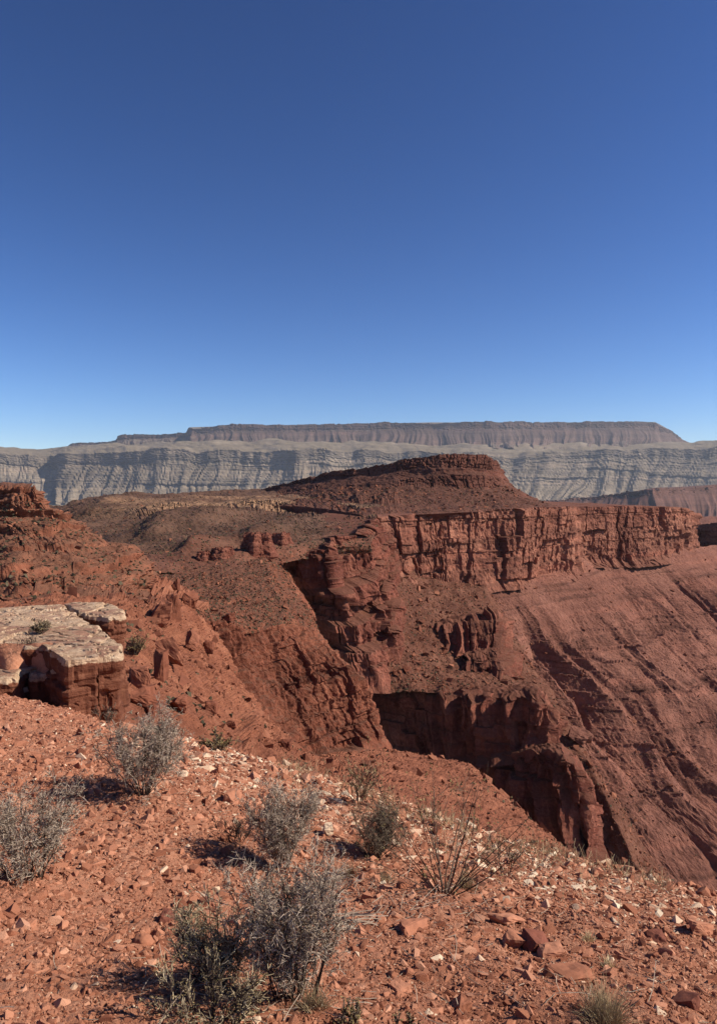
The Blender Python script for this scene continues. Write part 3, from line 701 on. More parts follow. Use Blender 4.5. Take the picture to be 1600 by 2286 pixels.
    tier('middle_cliff', [(800, 1520, 262), (835, 1528, 256), (900, 1540, 246), (960, 1546, 240), (1040, 1545, 232), (1120, 1548, 224), (1200, 1548, 218), (1226, 1570, 222), (1240, 1600, 236), (1250, 1610, 262)],
         [(800, 1660, 256), (850, 1660, 250), (900, 1672, 240), (960, 1688, 232), (1040, 1690, 226), (1120, 1680, 219), (1196, 1672, 212), (1238, 1668, 216), (1252, 1668, 234), (1262, 1676, 262)], 520, 190, 35, 1.2, 4.0, (3, 8), (3, 12))
    tier('lower_cliff', [(1000, 1680, 232), (1060, 1685, 224), (1130, 1682, 216), (1200, 1676, 208), (1262, 1690, 200), (1290, 1712, 200), (1312, 1740, 206), (1324, 1760, 224), (1330, 1770, 250)],
         [(1000, 1850, 228), (1070, 1870, 216), (1150, 1900, 206), (1220, 1900, 198), (1290, 1892, 191), (1325, 1894, 190), (1344, 1896, 197), (1352, 1890, 216), (1356, 1880, 246)], 420, 230, 45, 1.1, 3.6, (2, 6), (2, 8))

# ------------------------------------------------------------------ left wall of the ravine and the slope behind the foreground
def ravine_wall():
    r = emp('ravine_wall', 'structure', 'sunlit red rock wall and scrubby brow left of the dark ravine', 'cliff')
    rows = [[(300, 1268, 222), (360, 1258, 226), (440, 1250, 230), (520, 1244, 232), (590, 1240, 236), (622, 1254, 236), (640, 1275, 256)],
            [(330, 1300, 180), (400, 1290, 190), (470, 1284, 196), (540, 1278, 202), (600, 1272, 208), (648, 1302, 214), (668, 1325, 236)],
            [(370, 1342, 150), (430, 1340, 158), (500, 1336, 166), (560, 1332, 172), (620, 1326, 178), (686, 1350, 188), (700, 1370, 212)],
            [(430, 1380, 132), (480, 1388, 136), (545, 1402, 142), (600, 1400, 150), (650, 1392, 158), (698, 1408, 168), (716, 1430, 196)],
            [(470, 1470, 128), (512, 1490, 132), (575, 1512, 138), (640, 1514, 146), (710, 1505, 153), (772, 1494, 160), (790, 1510, 190)],
            [(480, 1486, 126), (520, 1505, 130), (580, 1524, 136), (646, 1524, 143), (720, 1515, 150), (812, 1530, 157), (826, 1545, 188)],
            [(520, 1590, 114), (566, 1610, 120), (625, 1645, 127), (690, 1670, 134), (765, 1664, 143), (852, 1634, 152), (866, 1645, 186)],
            [(540, 1640, 104), (590, 1670, 110), (650, 1700, 116), (710, 1726, 122), (790, 1720, 136), (868, 1690, 148), (880, 1700, 186)]]
    G, v = loft([C(*x) for x in rows], 350, [26, 34, 34, 78, 8, 84, 20], smooth=1, su=3)
    n = normals(G, 0.5); s = arclen(G); z = G[..., 2]
    cl = sst(2.85, 3.1, v) * (1 - sst(6.0, 6.4, v))
    s = G[..., 0] * 0.77 + G[..., 1] * 0.64
    cd = cliff_disp(s, z, 55, 0.8, 3.8, (2.0, 9.0), 0.9, (1.2, 4.5), G)
    base = 1.1 * fbm3(G, 16, 4, 3) + 0.35 * fbm3(G, 1.8, 4, 5)
    ribs = 0.9 * ridged(n2(s / 4.5 + z / 60, z / 18, 8)) + 0.5 * ridged(n2(s / 1.9, z / 9, 9))
    cd = cd * 0.7 + ribs; cd = cd - cd[cl > 0.5].mean() - 0.6
    G = G + n * ((cd + 0.5 * fbm3(G, 2.5, 3, 11)) * cl + base)[..., None]
    gridmesh('wall_face', G, M['wall_rock'], r); SAMPLES['brow'] = G[:94]
    return r

def near_slope():
    r = emp('ravine_slope', 'structure', 'boulder strewn red slope falling from the pale ledge into the ravine', 'slope')
    rows = [[(-60, 1660, 16), (100, 1680, 16), (250, 1730, 16), (400, 1780, 18), (550, 1830, 22), (700, 1890, 26), (850, 1950, 30), (1000, 2010, 34), (1200, 2090, 40), (1450, 2180, 46)],
            [(-60, 1590, 26), (100, 1590, 26), (250, 1600, 28), (400, 1640, 33), (500, 1672, 40), (620, 1716, 52), (760, 1766, 66), (900, 1806, 76), (1100, 1866, 84), (1350, 1960, 86)],
            [(-60, 1500, 40), (120, 1490, 42), (270, 1486, 44), (380, 1508, 51), (465, 1545, 64), (560, 1610, 90), (690, 1700, 116), (862, 1672, 146), (1046, 1704, 136), (1192, 1838, 106)],
            [(-60, 1410, 58), (130, 1405, 60), (270, 1400, 64), (350, 1412, 74), (425, 1440, 92), (500, 1500, 122), (680, 1720, 140), (875, 1690, 160), (1062, 1730, 150), (1206, 1862, 116)],
            [(-60, 1345, 84), (110, 1345, 86), (270, 1345, 90), (345, 1348, 104), (415, 1360, 124), (475, 1400, 142), (690, 1800, 160), (890, 1780, 180), (1080, 1830, 170), (1222, 1960, 130)],
            [(-60, 1300, 120), (110, 1300, 122), (270, 1300, 130), (345, 1300, 150), (420, 1310, 170), (490, 1350, 180), (700, 1850, 175), (900, 1850, 200), (1090, 1900, 190), (1240, 2030, 146)]]
    G, v = loft([C(*x) for x in rows], 420, [14, 70, 66, 46, 10], smooth=3, su=3)
    n = normals(G, 0.2); s = arclen(G)
    px = PX(G)[..., 0]
    k = np.clip(G[..., 1] / 80, 0.25, 1.2)
    ter = np.clip(n2(G[..., 2] / 2.4, s / 25, 14), 0, 1) * 0.9 * (1 - sst(650, 800, px)) * (1 - sst(85, 105, G[..., 1]))
    left = 1 - sst(680, 860, px)
    G = G + n * (k * (1.5 * fbm3(G, 11, 4, 2) * left + 0.5 * fbm3(G, 2.2, 4, 6) * (0.35 + 0.65 * left) + ter + 0.6 * np.clip(ridged(n3(G, (5, 5, 2), 33)), 0.2, 1) * left * (1 - sst(75, 95, G[..., 1])) + 0.25 * fbm3(G, 0.8, 3, 9)))[..., None]
    P_ = PX(G); G = G + n * (1.3 * np.exp(-(((P_[..., 0] - 556) / 24) ** 2 + ((P_[..., 1] - 1632) / 44) ** 2) ** 1.5))[..., None]       # rounded knob
    gridmesh('slope_ground', G, M['near_slope'], r); SAMPLES['near'] = G
    return r

def red_hill():
    r = emp('red_hill', 'structure', 'rounded red ledgy hill at the left edge below the far mesa', 'hill')
    rows = [[(-200, 1070, 190), (-60, 1078, 175), (0, 1084, 168), (50, 1088, 164), (74, 1096, 164), (84, 1110, 180)],
            [(-200, 1072, 176), (-60, 1080, 160), (0, 1086, 153), (48, 1090, 150), (76, 1098, 150), (90, 1116, 176)],
            [(-200, 1128, 172), (-60, 1130, 156), (0, 1130, 149), (50, 1128, 146), (84, 1124, 148), (106, 1134, 176)],
            [(-200, 1158, 166), (-60, 1162, 150), (0, 1164, 143), (60, 1162, 141), (150, 1166, 144), (176, 1182, 176)],
            [(-200, 1190, 152), (-60, 1192, 140), (10, 1194, 133), (90, 1196, 132), (200, 1206, 140), (226, 1218, 174)],
            [(-200, 1232, 130), (-60, 1232, 122), (30, 1234, 117), (150, 1234, 119), (292, 1232, 136), (318, 1244, 172)],
            [(-200, 1270, 112), (-60, 1272, 108), (40, 1276, 104), (180, 1276, 108), (318, 1264, 130), (336, 1280, 170)],
            [(-200, 1298, 102), (-60, 1298, 98), (40, 1300, 95), (180, 1300, 100), (322, 1288, 126), (340, 1300, 168)],
            [(-200, 1322, 99), (-60, 1322, 95), (40, 1324, 92), (180, 1324, 97), (318, 1314, 121), (338, 1326, 166)],
            [(-200, 1345, 88), (-60, 1345, 84), (40, 1348, 80), (180, 1348, 84), (325, 1345, 108), (350, 1350, 160)]]
    G, v = loft([C(*x) for x in rows], 270, [2, 34, 22, 28, 34, 34, 24, 20, 14], smooth=1, su=3)
    n = normals(G, 0.5); s = arclen(G); z = G[..., 2]
    cl = sst(0.9, 1.0, v) * (1 - sst(2.2, 2.8, v)) + sst(6.9, 7.05, v) * (1 - sst(7.95, 8.1, v)) + 0.5 * sst(3.7, 4, v) * (1 - sst(5, 5.6, v))
    cd = cliff_disp(s, z, 61, 0.6, 1.6, (0.8, 4.0), 0.5, (1.5, 5), G)
    tz = z + 0.8 * fbm3(G, 8, 3, 22)
    bi, bf = beds(tz, 5, 0.7, 2.4)
    ter = (sst(0.0, 0.22, bf) - bf) * 2.6 * (0.35 + 0.65 * hsh(bi, np.floor(s / 6 + 2 * n2(s / 8, z / 4, 2))))
    G = G + n * (cd * cl + ter * (1 - cl * 0.6) + (0.9 * fbm3(G, 9, 3, 3) + 0.35 * fbm3(G, 1.7, 3, 7)) * sst(0.6, 2.0, v))[..., None]
    gridmesh('hill_side', G, M['hill_rock'], r); SAMPLES['hill'] = G[34:]

# ------------------------------------------------------------------ foreground ground
_cps = [(800, 2286, 2.35), (0, 2286, 2.25), (1600, 2286, 2.6), (400, 2286, 2.3), (1200, 2286, 2.45),
        (800, 2100, 3.3), (0, 2100, 3.05), (1600, 2100, 4.0), (800, 1950, 4.8), (0, 1950, 4.2), (1600, 2030, 5.0), (1250, 1980, 5.0),
        (325, 1780, 5.7), (0, 1780, 5.7), (625, 1800, 6.3), (0, 1650, 8.4), (0, 1560, 12.3), (200, 1600, 10.8),
        (430, 1652, 8.9), (600, 1700, 8.3), (750, 1740, 7.9), (900, 1800, 7.3), (1050, 1850, 6.9), (1200, 1898, 6.7), (1350, 1940, 6.5), (1480, 1972, 6.4), (1600, 1992, 6.3)]
_pts = [W(*p) for p in _cps]
_out = []
for p in _cps[18:]:
    q = W(*p); h = q[:2] / np.linalg.norm(q[:2])
    _out.append(np.array([*(q[:2] + h * 2.5 + [0.5, 0]), q[2] - 1.75]))
    _out.append(np.array([*(q[:2] + h * 8 + [2, 0]), q[2] - 7.0]))
_pts += _out + [np.array(p) for p in ((-9, 14, -4.6), (-14, 8, -1.9), (-6, 2, -0.9), (6, 2, -3.4), (12, 5, -7.5), (0, -4, -1.3), (-8, -4, -0.6), (8, -4, -3.6), (-16, 18, -6.5), (-3, 17, -7.0))]
_pts = np.array(_pts)
def _tps(r2): return 0.5 * r2 * np.log(r2 + 1e-9)
_n = len(_pts)
_K = _tps(((_pts[:, None, :2] - _pts[None, :, :2]) ** 2).sum(-1)) + np.eye(_n) * 0.15
_A = np.zeros((_n + 3, _n + 3)); _A[:_n, :_n] = _K; _A[:_n, _n] = 1; _A[:_n, _n + 1:] = _pts[:, :2]; _A[_n:, :_n] = _A[:_n, _n:].T
_w = np.linalg.solve(_A, np.r_[_pts[:, 2], 0, 0, 0])
def zsm(x, y):
    x = np.asarray(x, float); y = np.asarray(y, float)
    o = _w[_n] + _w[_n + 1] * x + _w[_n + 2] * y
    for k in range(_n):
        o = o + _w[k] * _tps((x - _pts[k, 0]) ** 2 + (y - _pts[k, 1]) ** 2)
    return o
def zg(x, y):
    """foreground ground height with lumps"""
    x = np.asarray(x, float); y = np.asarray(y, float)
    P = np.stack([x, y, 0 * x], -1)
    z = zsm(x, y) + 0.055 * fbm3(P, 1.1, 3, 3) + 0.022 * fbm3(P, 0.22, 3, 8)
    b = fbm3(P + [40, 0, 0], (0.9, 0.9, 1), 2, 19)
    st = np.floor((z + 0.1 * b) / 0.09) * 0.09
    return z + (st - z + 0.045) * 0.5 * sst(0.1, 0.45, b)       # bedrock steps showing here and there

def hit(px, py):
    """where a pixel's ray meets the foreground ground"""
    d = np.linspace(1.6, 16, 700)
    q = np.array([W(px, py, k) for k in (1.0,)])[0]
    x, y, z = q[0] * d, d, q[2] * d
    g = zsm(x, y)
    i = np.argmax(z < g)
    if not (z < g).any(): i = -1
    return np.array([x[i], y[i], zg(x[i:i + 1] if i >= 0 else x[-1:], y[i:i + 1] if i >= 0 else y[-1:])[0]])

def ground():
    th = np.r_[np.linspace(-100, -31, 26)[:-1], np.linspace(-31, 31, 460), np.linspace(31, 100, 26)[1:]] * math.pi / 180
    r = np.exp(np.linspace(math.log(1.2), math.log(17), 240))
    T, R = np.meshgrid(th, r)
    X, Y = R * np.sin(T), R * np.cos(T)
    Z = zg(X, Y)
    P = np.stack([X, Y, Z], -1)
    P[..., 2] += 0.007 * fbm3(P, 0.06, 3, 31)
    g = gridmesh('ground', P, M['soil'], None, False)
    tag(g, 'structure', 'stony red foreground slope dotted with dry shrubs', None)
    # ground behind the camera
    return g

# ------------------------------------------------------------------ rocks
def hull_rock(seed, flat=0.5, npt=12, cube=0.5):
    rr = np.random.RandomState(seed)
    p = rr.normal(size=(npt, 3)); p /= np.linalg.norm(p, axis=1)[:, None]
    p = p * (1 - cube) + np.sign(p) * np.abs(p) ** 0.35 * cube * 0.75
    p *= rr.uniform(0.75, 1.05, (npt, 1))
    p *= np.array([1, rr.uniform(0.55, 0.9), flat])
    return hull_of(p)

def hull_of(p):
    bm = bmesh.new()
    for q in p: bm.verts.new(q)
    res = bmesh.ops.convex_hull(bm, input=bm.verts)
    bmesh.ops.delete(bm, geom=[g for g in res['geom_interior'] if isinstance(g, bmesh.types.BMVert)], context='VERTS')
    bmesh.ops.triangulate(bm, faces=bm.faces)
    bm.verts.ensure_lookup_table(); bm.verts.index_update()
    V = np.array([v.co[:] for v in bm.verts]); F = np.array([[v.index for v in f.verts] for f in bm.faces])
    bm.free()
    return V, F

def slab_rock(seed, flat, n=None):
    """broken flagstone: two uneven polygons, one above the other"""
    rr = np.random.RandomState(seed + 900)
    n = n or rr.randint(5, 8); a = np.sort(rr.uniform(0, 6.28, n)) ; r = rr.uniform(0.65, 1.05, n)
    asp = rr.uniform(0.5, 0.9)
    lo = np.stack([np.cos(a) * r, np.sin(a) * r * asp, -flat * rr.uniform(0.7, 1.0, n)], 1)
    sh = rr.uniform(0.6, 0.98, n); tilt = rr.normal(0, 0.25, 2) * flat
    hi = np.stack([np.cos(a) * r * sh, np.sin(a) * r * sh * asp, flat * rr.uniform(0.75, 1.0, n)], 1)
    hi[:, 2] += hi[:, 0] * tilt[0] + hi[:, 1] * tilt[1]
    return hull_of(np.concatenate([lo, hi]))
ROCKS = [slab_rock(k, [0.14, 0.2, 0.28, 0.4, 0.17, 0.5][k % 6]) for k in range(14)] + [hull_rock(k, [0.4, 0.55, 0.7][k % 3], 16, 0.45) for k in range(8)]
SMALL = [slab_rock(k + 50, [0.22, 0.36, 0.5][k % 3], 4) for k in range(9)] + [hull_rock(k + 60, 0.55, 7, 0.3) for k in range(7)]

def euler_mats(rx, ry, rz):
    cx, sx, cy, sy, cz, sz = np.cos(rx), np.sin(rx), np.cos(ry), np.sin(ry), np.cos(rz), np.sin(rz)
    M_ = np.zeros((len(rx), 3, 3))
    M_[:, 0, 0] = cz * cy; M_[:, 0, 1] = cz * sy * sx - sz * cx; M_[:, 0, 2] = cz * sy * cx + sz * sx
    M_[:, 1, 0] = sz * cy; M_[:, 1, 1] = sz * sy * sx + cz * cx; M_[:, 1, 2] = sz * sy * cx - cz * sx
    M_[:, 2, 0] = -sy; M_[:, 2, 1] = cy * sx; M_[:, 2, 2] = cy * cx
    return M_

def scatter_mesh(name, pos, size, mat, parent, seed, lib=ROCKS, tilt=0.3, kind='stuff', stretch=None):
    rr = np.random.RandomState(seed)
    which = rr.randint(0, len(lib), len(pos))
    Vs, Fs, off = [], [], 0
    for k, (V, F) in enumerate(lib):
        m = which == k; c = m.sum()
        if not c: continue
        R = euler_mats(rr.normal(0, tilt, c), rr.normal(0, tilt, c), rr.uniform(0, 6.28, c))
        sc = size[m][:, None] * np.ones((1, 3))
        if stretch is not None: sc = sc * np.array(stretch)
        VV = V[None] * sc[:, None, :]
        VV = np.einsum('nij,nkj->nki', R, VV) + pos[m][:, None, :]
        FF = F[None] + (np.arange(c) * len(V))[:, None, None] + off
        Vs.append(VV.reshape(-1, 3)); Fs.append(FF.reshape(-1, 3)); off += c * len(V)
    o = obj(name, mesh_np(name, np.concatenate(Vs), np.concatenate(Fs)), mat, parent)
    if kind: o['kind'] = kind
    return o

def stones(g):
    rr = np.random.RandomState(21)
    # visible ground sampled evenly over the picture, so near and far stones have their real sizes
    def sample(n):
        th = np.radians(rr.uniform(-46, 46, n)); r = np.exp(rr.uniform(math.log(1.7), math.log(13.0), n))
        return r * np.sin(th), r * np.cos(th)
    x, y = sample(300000)
    dist = np.hypot(x, y)
    size = 0.0069 * (1 - rr.rand(len(x))) ** -0.42
    size = np.clip(size, 0.0035, 0.052) * np.clip(dist / 4.0, 0.7, 1.9)
    z = zg(x, y)
    pos = np.stack([x, y, z - size * 0.12], -1)
    P = PX(pos)
    # pale rubble lies in a band along the brow of the slope
    brow = np.interp(P[:, 0], [0, 280, 430, 750, 1050, 1350, 1600], [1560, 1610, 1650, 1740, 1850, 1935, 1990])
    nearb = np.exp(-((P[:, 1] - brow - 40) / 75.0) ** 2) * np.interp(P[:, 0], [250, 450, 1100, 1400, 1600], [0.06, 0.55, 0.55, 0.4, 0.3])
    pale = rr.rand(len(x)) < 0.016 + 0.55 * nearb
    px_size = size / dist * FPX
    order = np.argsort(-px_size)
    inside = (P[:, 0] > -20) & (P[:, 0] < 1620) & (P[:, 1] < 2310)
    big = [i for i in order if inside[i]][:290]
    isbig = np.zeros(len(x), bool); isbig[big] = True
    meshes = {}
    for i in big:
        k = rr.randint(len(ROCKS)); key = (k, bool(pale[i]))
        if key not in meshes:
            m = mesh_np('stone', *ROCKS[k]); m.materials.append(M['pale_stone' if pale[i] else 'stone']); meshes[key] = m
        o = obj('stone', meshes[key], None, g)
        o.location = pos[i]; s_ = float(size[i])
        o.scale = (s_ * rr.uniform(0.85, 1.3), s_ * rr.uniform(0.8, 1.1), s_ * rr.uniform(0.7, 1.1))
        o.rotation_euler = (rr.normal(0, 0.22) - 0.2, rr.normal(0, 0.22) + 0.15, rr.uniform(0, 6.28))
    lib = {False: [], True: []}
    for o in g.children:
        k = o.data.materials[0].name == 'pale_stone'
        if o.name.startswith('stone') and o.data not in [q.data for q in lib[k]]: lib[k].append(o)
    gravel_nodes('gravel', pos[~isbig & ~pale], size[~isbig & ~pale], lib[False], g, rr)
    gravel_nodes('pale_gravel', pos[~isbig & pale], size[~isbig & pale], lib[True], g, rr)

def gravel_nodes(name, pos, size, lib, parent, rr):
    """one object of countless small stones: points carrying the meshes of the single stones"""
    n = len(pos)
    m = bpy.data.meshes.new(name); m.vertices.add(n); m.vertices.foreach_set('co', pos.astype(np.float32).ravel())
    a = m.attributes.new('size', 'FLOAT_VECTOR', 'POINT')
    sc = size[:, None] * np.stack([rr.uniform(0.85, 1.3, n), rr.uniform(0.8, 1.1, n), rr.uniform(0.8, 1.5, n)], 1)
    a.data.foreach_set('vector', sc.astype(np.float32).ravel())
    a = m.attributes.new('turn', 'FLOAT_VECTOR', 'POINT')
    rot = np.stack([rr.normal(-0.15, 0.3, n), rr.normal(0.12, 0.3, n), rr.uniform(0, 6.283, n)], 1)
    a.data.foreach_set('vector', rot.astype(np.float32).ravel())
    a = m.attributes.new('pick', 'INT', 'POINT'); a.data.foreach_set('value', rr.randint(0, len(lib), n).astype(np.int32))
    o = obj(name, m, None, parent); o['kind'] = 'stuff'
    t = bpy.data.node_groups.new(name + '_nodes', 'GeometryNodeTree')
    t.interface.new_socket('Geometry', in_out='INPUT', socket_type='NodeSocketGeometry')
    t.interface.new_socket('Geometry', in_out='OUTPUT', socket_type='NodeSocketGeometry')
    N = t.nodes.new; L = t.links.new
    gi, go = N('NodeGroupInput'), N('NodeGroupOutput')
    ip = N('GeometryNodeInstanceOnPoints'); jn = N('GeometryNodeJoinGeometry')
    for q in lib:
        oi = N('GeometryNodeObjectInfo'); oi.transform_space = 'ORIGINAL'; oi.inputs['Object'].default_value = q
        ti = N('GeometryNodeGeometryToInstance'); L(oi.outputs['Geometry'], ti.inputs[0]); L(ti.outputs[0], jn.inputs[0])
    def at(nm, ty):
        x = N('GeometryNodeInputNamedAttribute'); x.data_type = ty; x.inputs['Name'].default_value = nm; return x.outputs[0]
    L(gi.outputs[0], ip.inputs['Points']); L(jn.outputs[0], ip.inputs['Instance'])
    ip.inputs['Pick Instance'].default_value = True
    L(at('pick', 'INT'), ip.inputs['Instance Index']); L(at('turn', 'FLOAT_VECTOR'), ip.inputs['Rotation']); L(at('size', 'FLOAT_VECTOR'), ip.inputs['Scale'])
    L(ip.outputs[0], go.inputs[0])
    md = o.modifiers.new('stones', 'NODES'); md.node_group = t

def scatter_far(root):
    rr = np.random.RandomState(5)
    OCT = [hull_rock(300 + k, 0.75, 7, 0.3) for k in range(5)]
    BUSH = [hull_rock(400 + k, 0.75, 6, 0.0) for k in range(4)]
    def pick(G, n):
        i = rr.randint(0, G.shape[0], n); j = rr.randint(0, G.shape[1], n)
        return G[i, j] + rr.normal(0, 0.05, (n, 3))
    rub, rs, scr, ss = [], [], [], []
    for key, nr, smin, smax, nb, b0, b1 in (('near', 6500, 0.12, 1.0, 1300, 0.12, 0.4), ('hill', 2600, 0.15, 0.7, 1500, 0.25, 0.6), ('brow', 2600, 0.2, 0.8, 4200, 0.15, 0.5),
                                            ('bench', 3000, 0.3, 1.7, 1600, 0.3, 0.7), ('flank', 2600, 0.3, 1.6, 700, 0.3, 0.7), ('talus', 4200, 0.25, 1.3, 3600, 0.25, 0.55),
                                            ('plateau', 1500, 0.3, 1.2, 7500, 0.3, 0.8), ('butte', 1600, 0.4, 1.5, 1600, 0.4, 0.8)):
        G = SAMPLES[key]
        p = pick(G, nr); s_ = smin * (1 - rr.rand(nr)) ** -0.45; s_ = np.clip(s_, smin, smax * 1.3)
        if key == 'near': s_ *= np.clip(p[:, 1] / 70, 0.3, 1.3)
        rub.append(p); rs.append(s_)
        p = pick(G, nb); scr.append(p); ss.append(rr.uniform(b0, b1, nb))
    o = scatter_mesh('rubble', np.concatenate(rub), np.concatenate(rs), M['rubble'], None, 9, OCT, 0.6)
    o['label'] = 'loose red rubble strewn over the canyon slopes'; o['category'] = 'rubble'
    o = scatter_mesh('scrub', np.concatenate(scr), np.concatenate(ss), M['scrub'], None, 10, BUSH, 0.3)
    o['label'] = 'small dark desert scrub dotting the canyon slopes'; o['category'] = 'scrub'

far_land()
mesa = red_mesa()
butte(mesa)
plateau()
spur()
ravine_wall()
ns = near_slope()
red_hill()
g = ground()
stones(g)
scatter_far(ns)


# ------------------------------------------------------------------ boulders and rock blocks
def onz(px, py, z):
    q = W(px, py, 1.0); return q * (z / q[2])

def on(key, px, py):
    """point of a kept terrain grid that shows at this pixel (nearest to the eye)"""
    G = SAMPLES[key].reshape(-1, 3); P = PX(G)
    dd = np.hypot(P[:, 0] - px, P[:, 1] - py)
    c = np.where(dd < max(4.0, dd.min() * 1.5))[0]
    return G[c[np.argmin(G[c, 1])]]

def big_rock(name, base, size, seed, mat, label, cat='boulder', cube=0.75, rot=None, group=None, det=5, rough=0.06, parent=None):
    """faceted boulder: chipped block, subdivided and roughened; size = (wide, deep, high) in metres"""
    rr = np.random.RandomState(seed)
    n = 16
    p = rr.uniform(-1, 1, (n, 3)); ax = rr.randint(0, 3, n)
    p[np.arange(n), ax] = np.sign(p[np.arange(n), ax])
    p = np.sign(p) * np.abs(p) ** (1 - cube * 0.6)
    if cube < 0.35: p = p / np.linalg.norm(p, axis=1)[:, None]
    p[:, :2] *= (1 - 0.18 * (p[:, 2:3] > 0) * rr.rand(n, 1))
    bm = bmesh.new()
    if cube < 0.35:
        bmesh.ops.create_icosphere(bm, subdivisions=4, radius=1.0)
    else:
        V, F = hull_of(p); vs = [bm.verts.new(v) for v in V]
        for f in F: bm.faces.new([vs[i] for i in f])
        bmesh.ops.subdivide_edges(bm, edges=bm.edges, cuts=det, use_grid_fill=True)
    bmesh.ops.triangulate(bm, faces=bm.faces)
    bm.verts.ensure_lookup_table(); bm.verts.index_update()
    V = np.array([v.co[:] for v in bm.verts]); F = np.array([[v.index for v in f.verts] for f in bm.faces]); bm.free()
    V = V * np.array(size) / 2
    S = max(size)
    Vn = V / (np.linalg.norm(V, axis=1)[:, None] + 1e-9)
    V = V + Vn * (rough * S * fbm3(V + seed * 7.7, S * 0.35, 4, seed % 9) + 0.03 * S * ridged(n3(V + seed, (S * 0.5, S * 0.5, S * 0.09), seed % 7)))[:, None]
    V[:, :2] *= 1 - 0.06 * (hsh(np.floor(V[:, 2] / (0.13 * S) + 0.4 * n3(V, S * 0.4, 3)), np.full(len(V), seed)))[:, None]
    V[:, 2] += size[2] * (0.42 if cube >= 0.35 else 0.22)
    o = obj(name, mesh_np(name, V, F, cube < 0.35), mat, parent)
    o.location = base; o.rotation_euler = rot if rot is not None else (0, 0, rr.uniform(0, 6.28))
    if label: tag(o, None, label, cat, group)
    return o

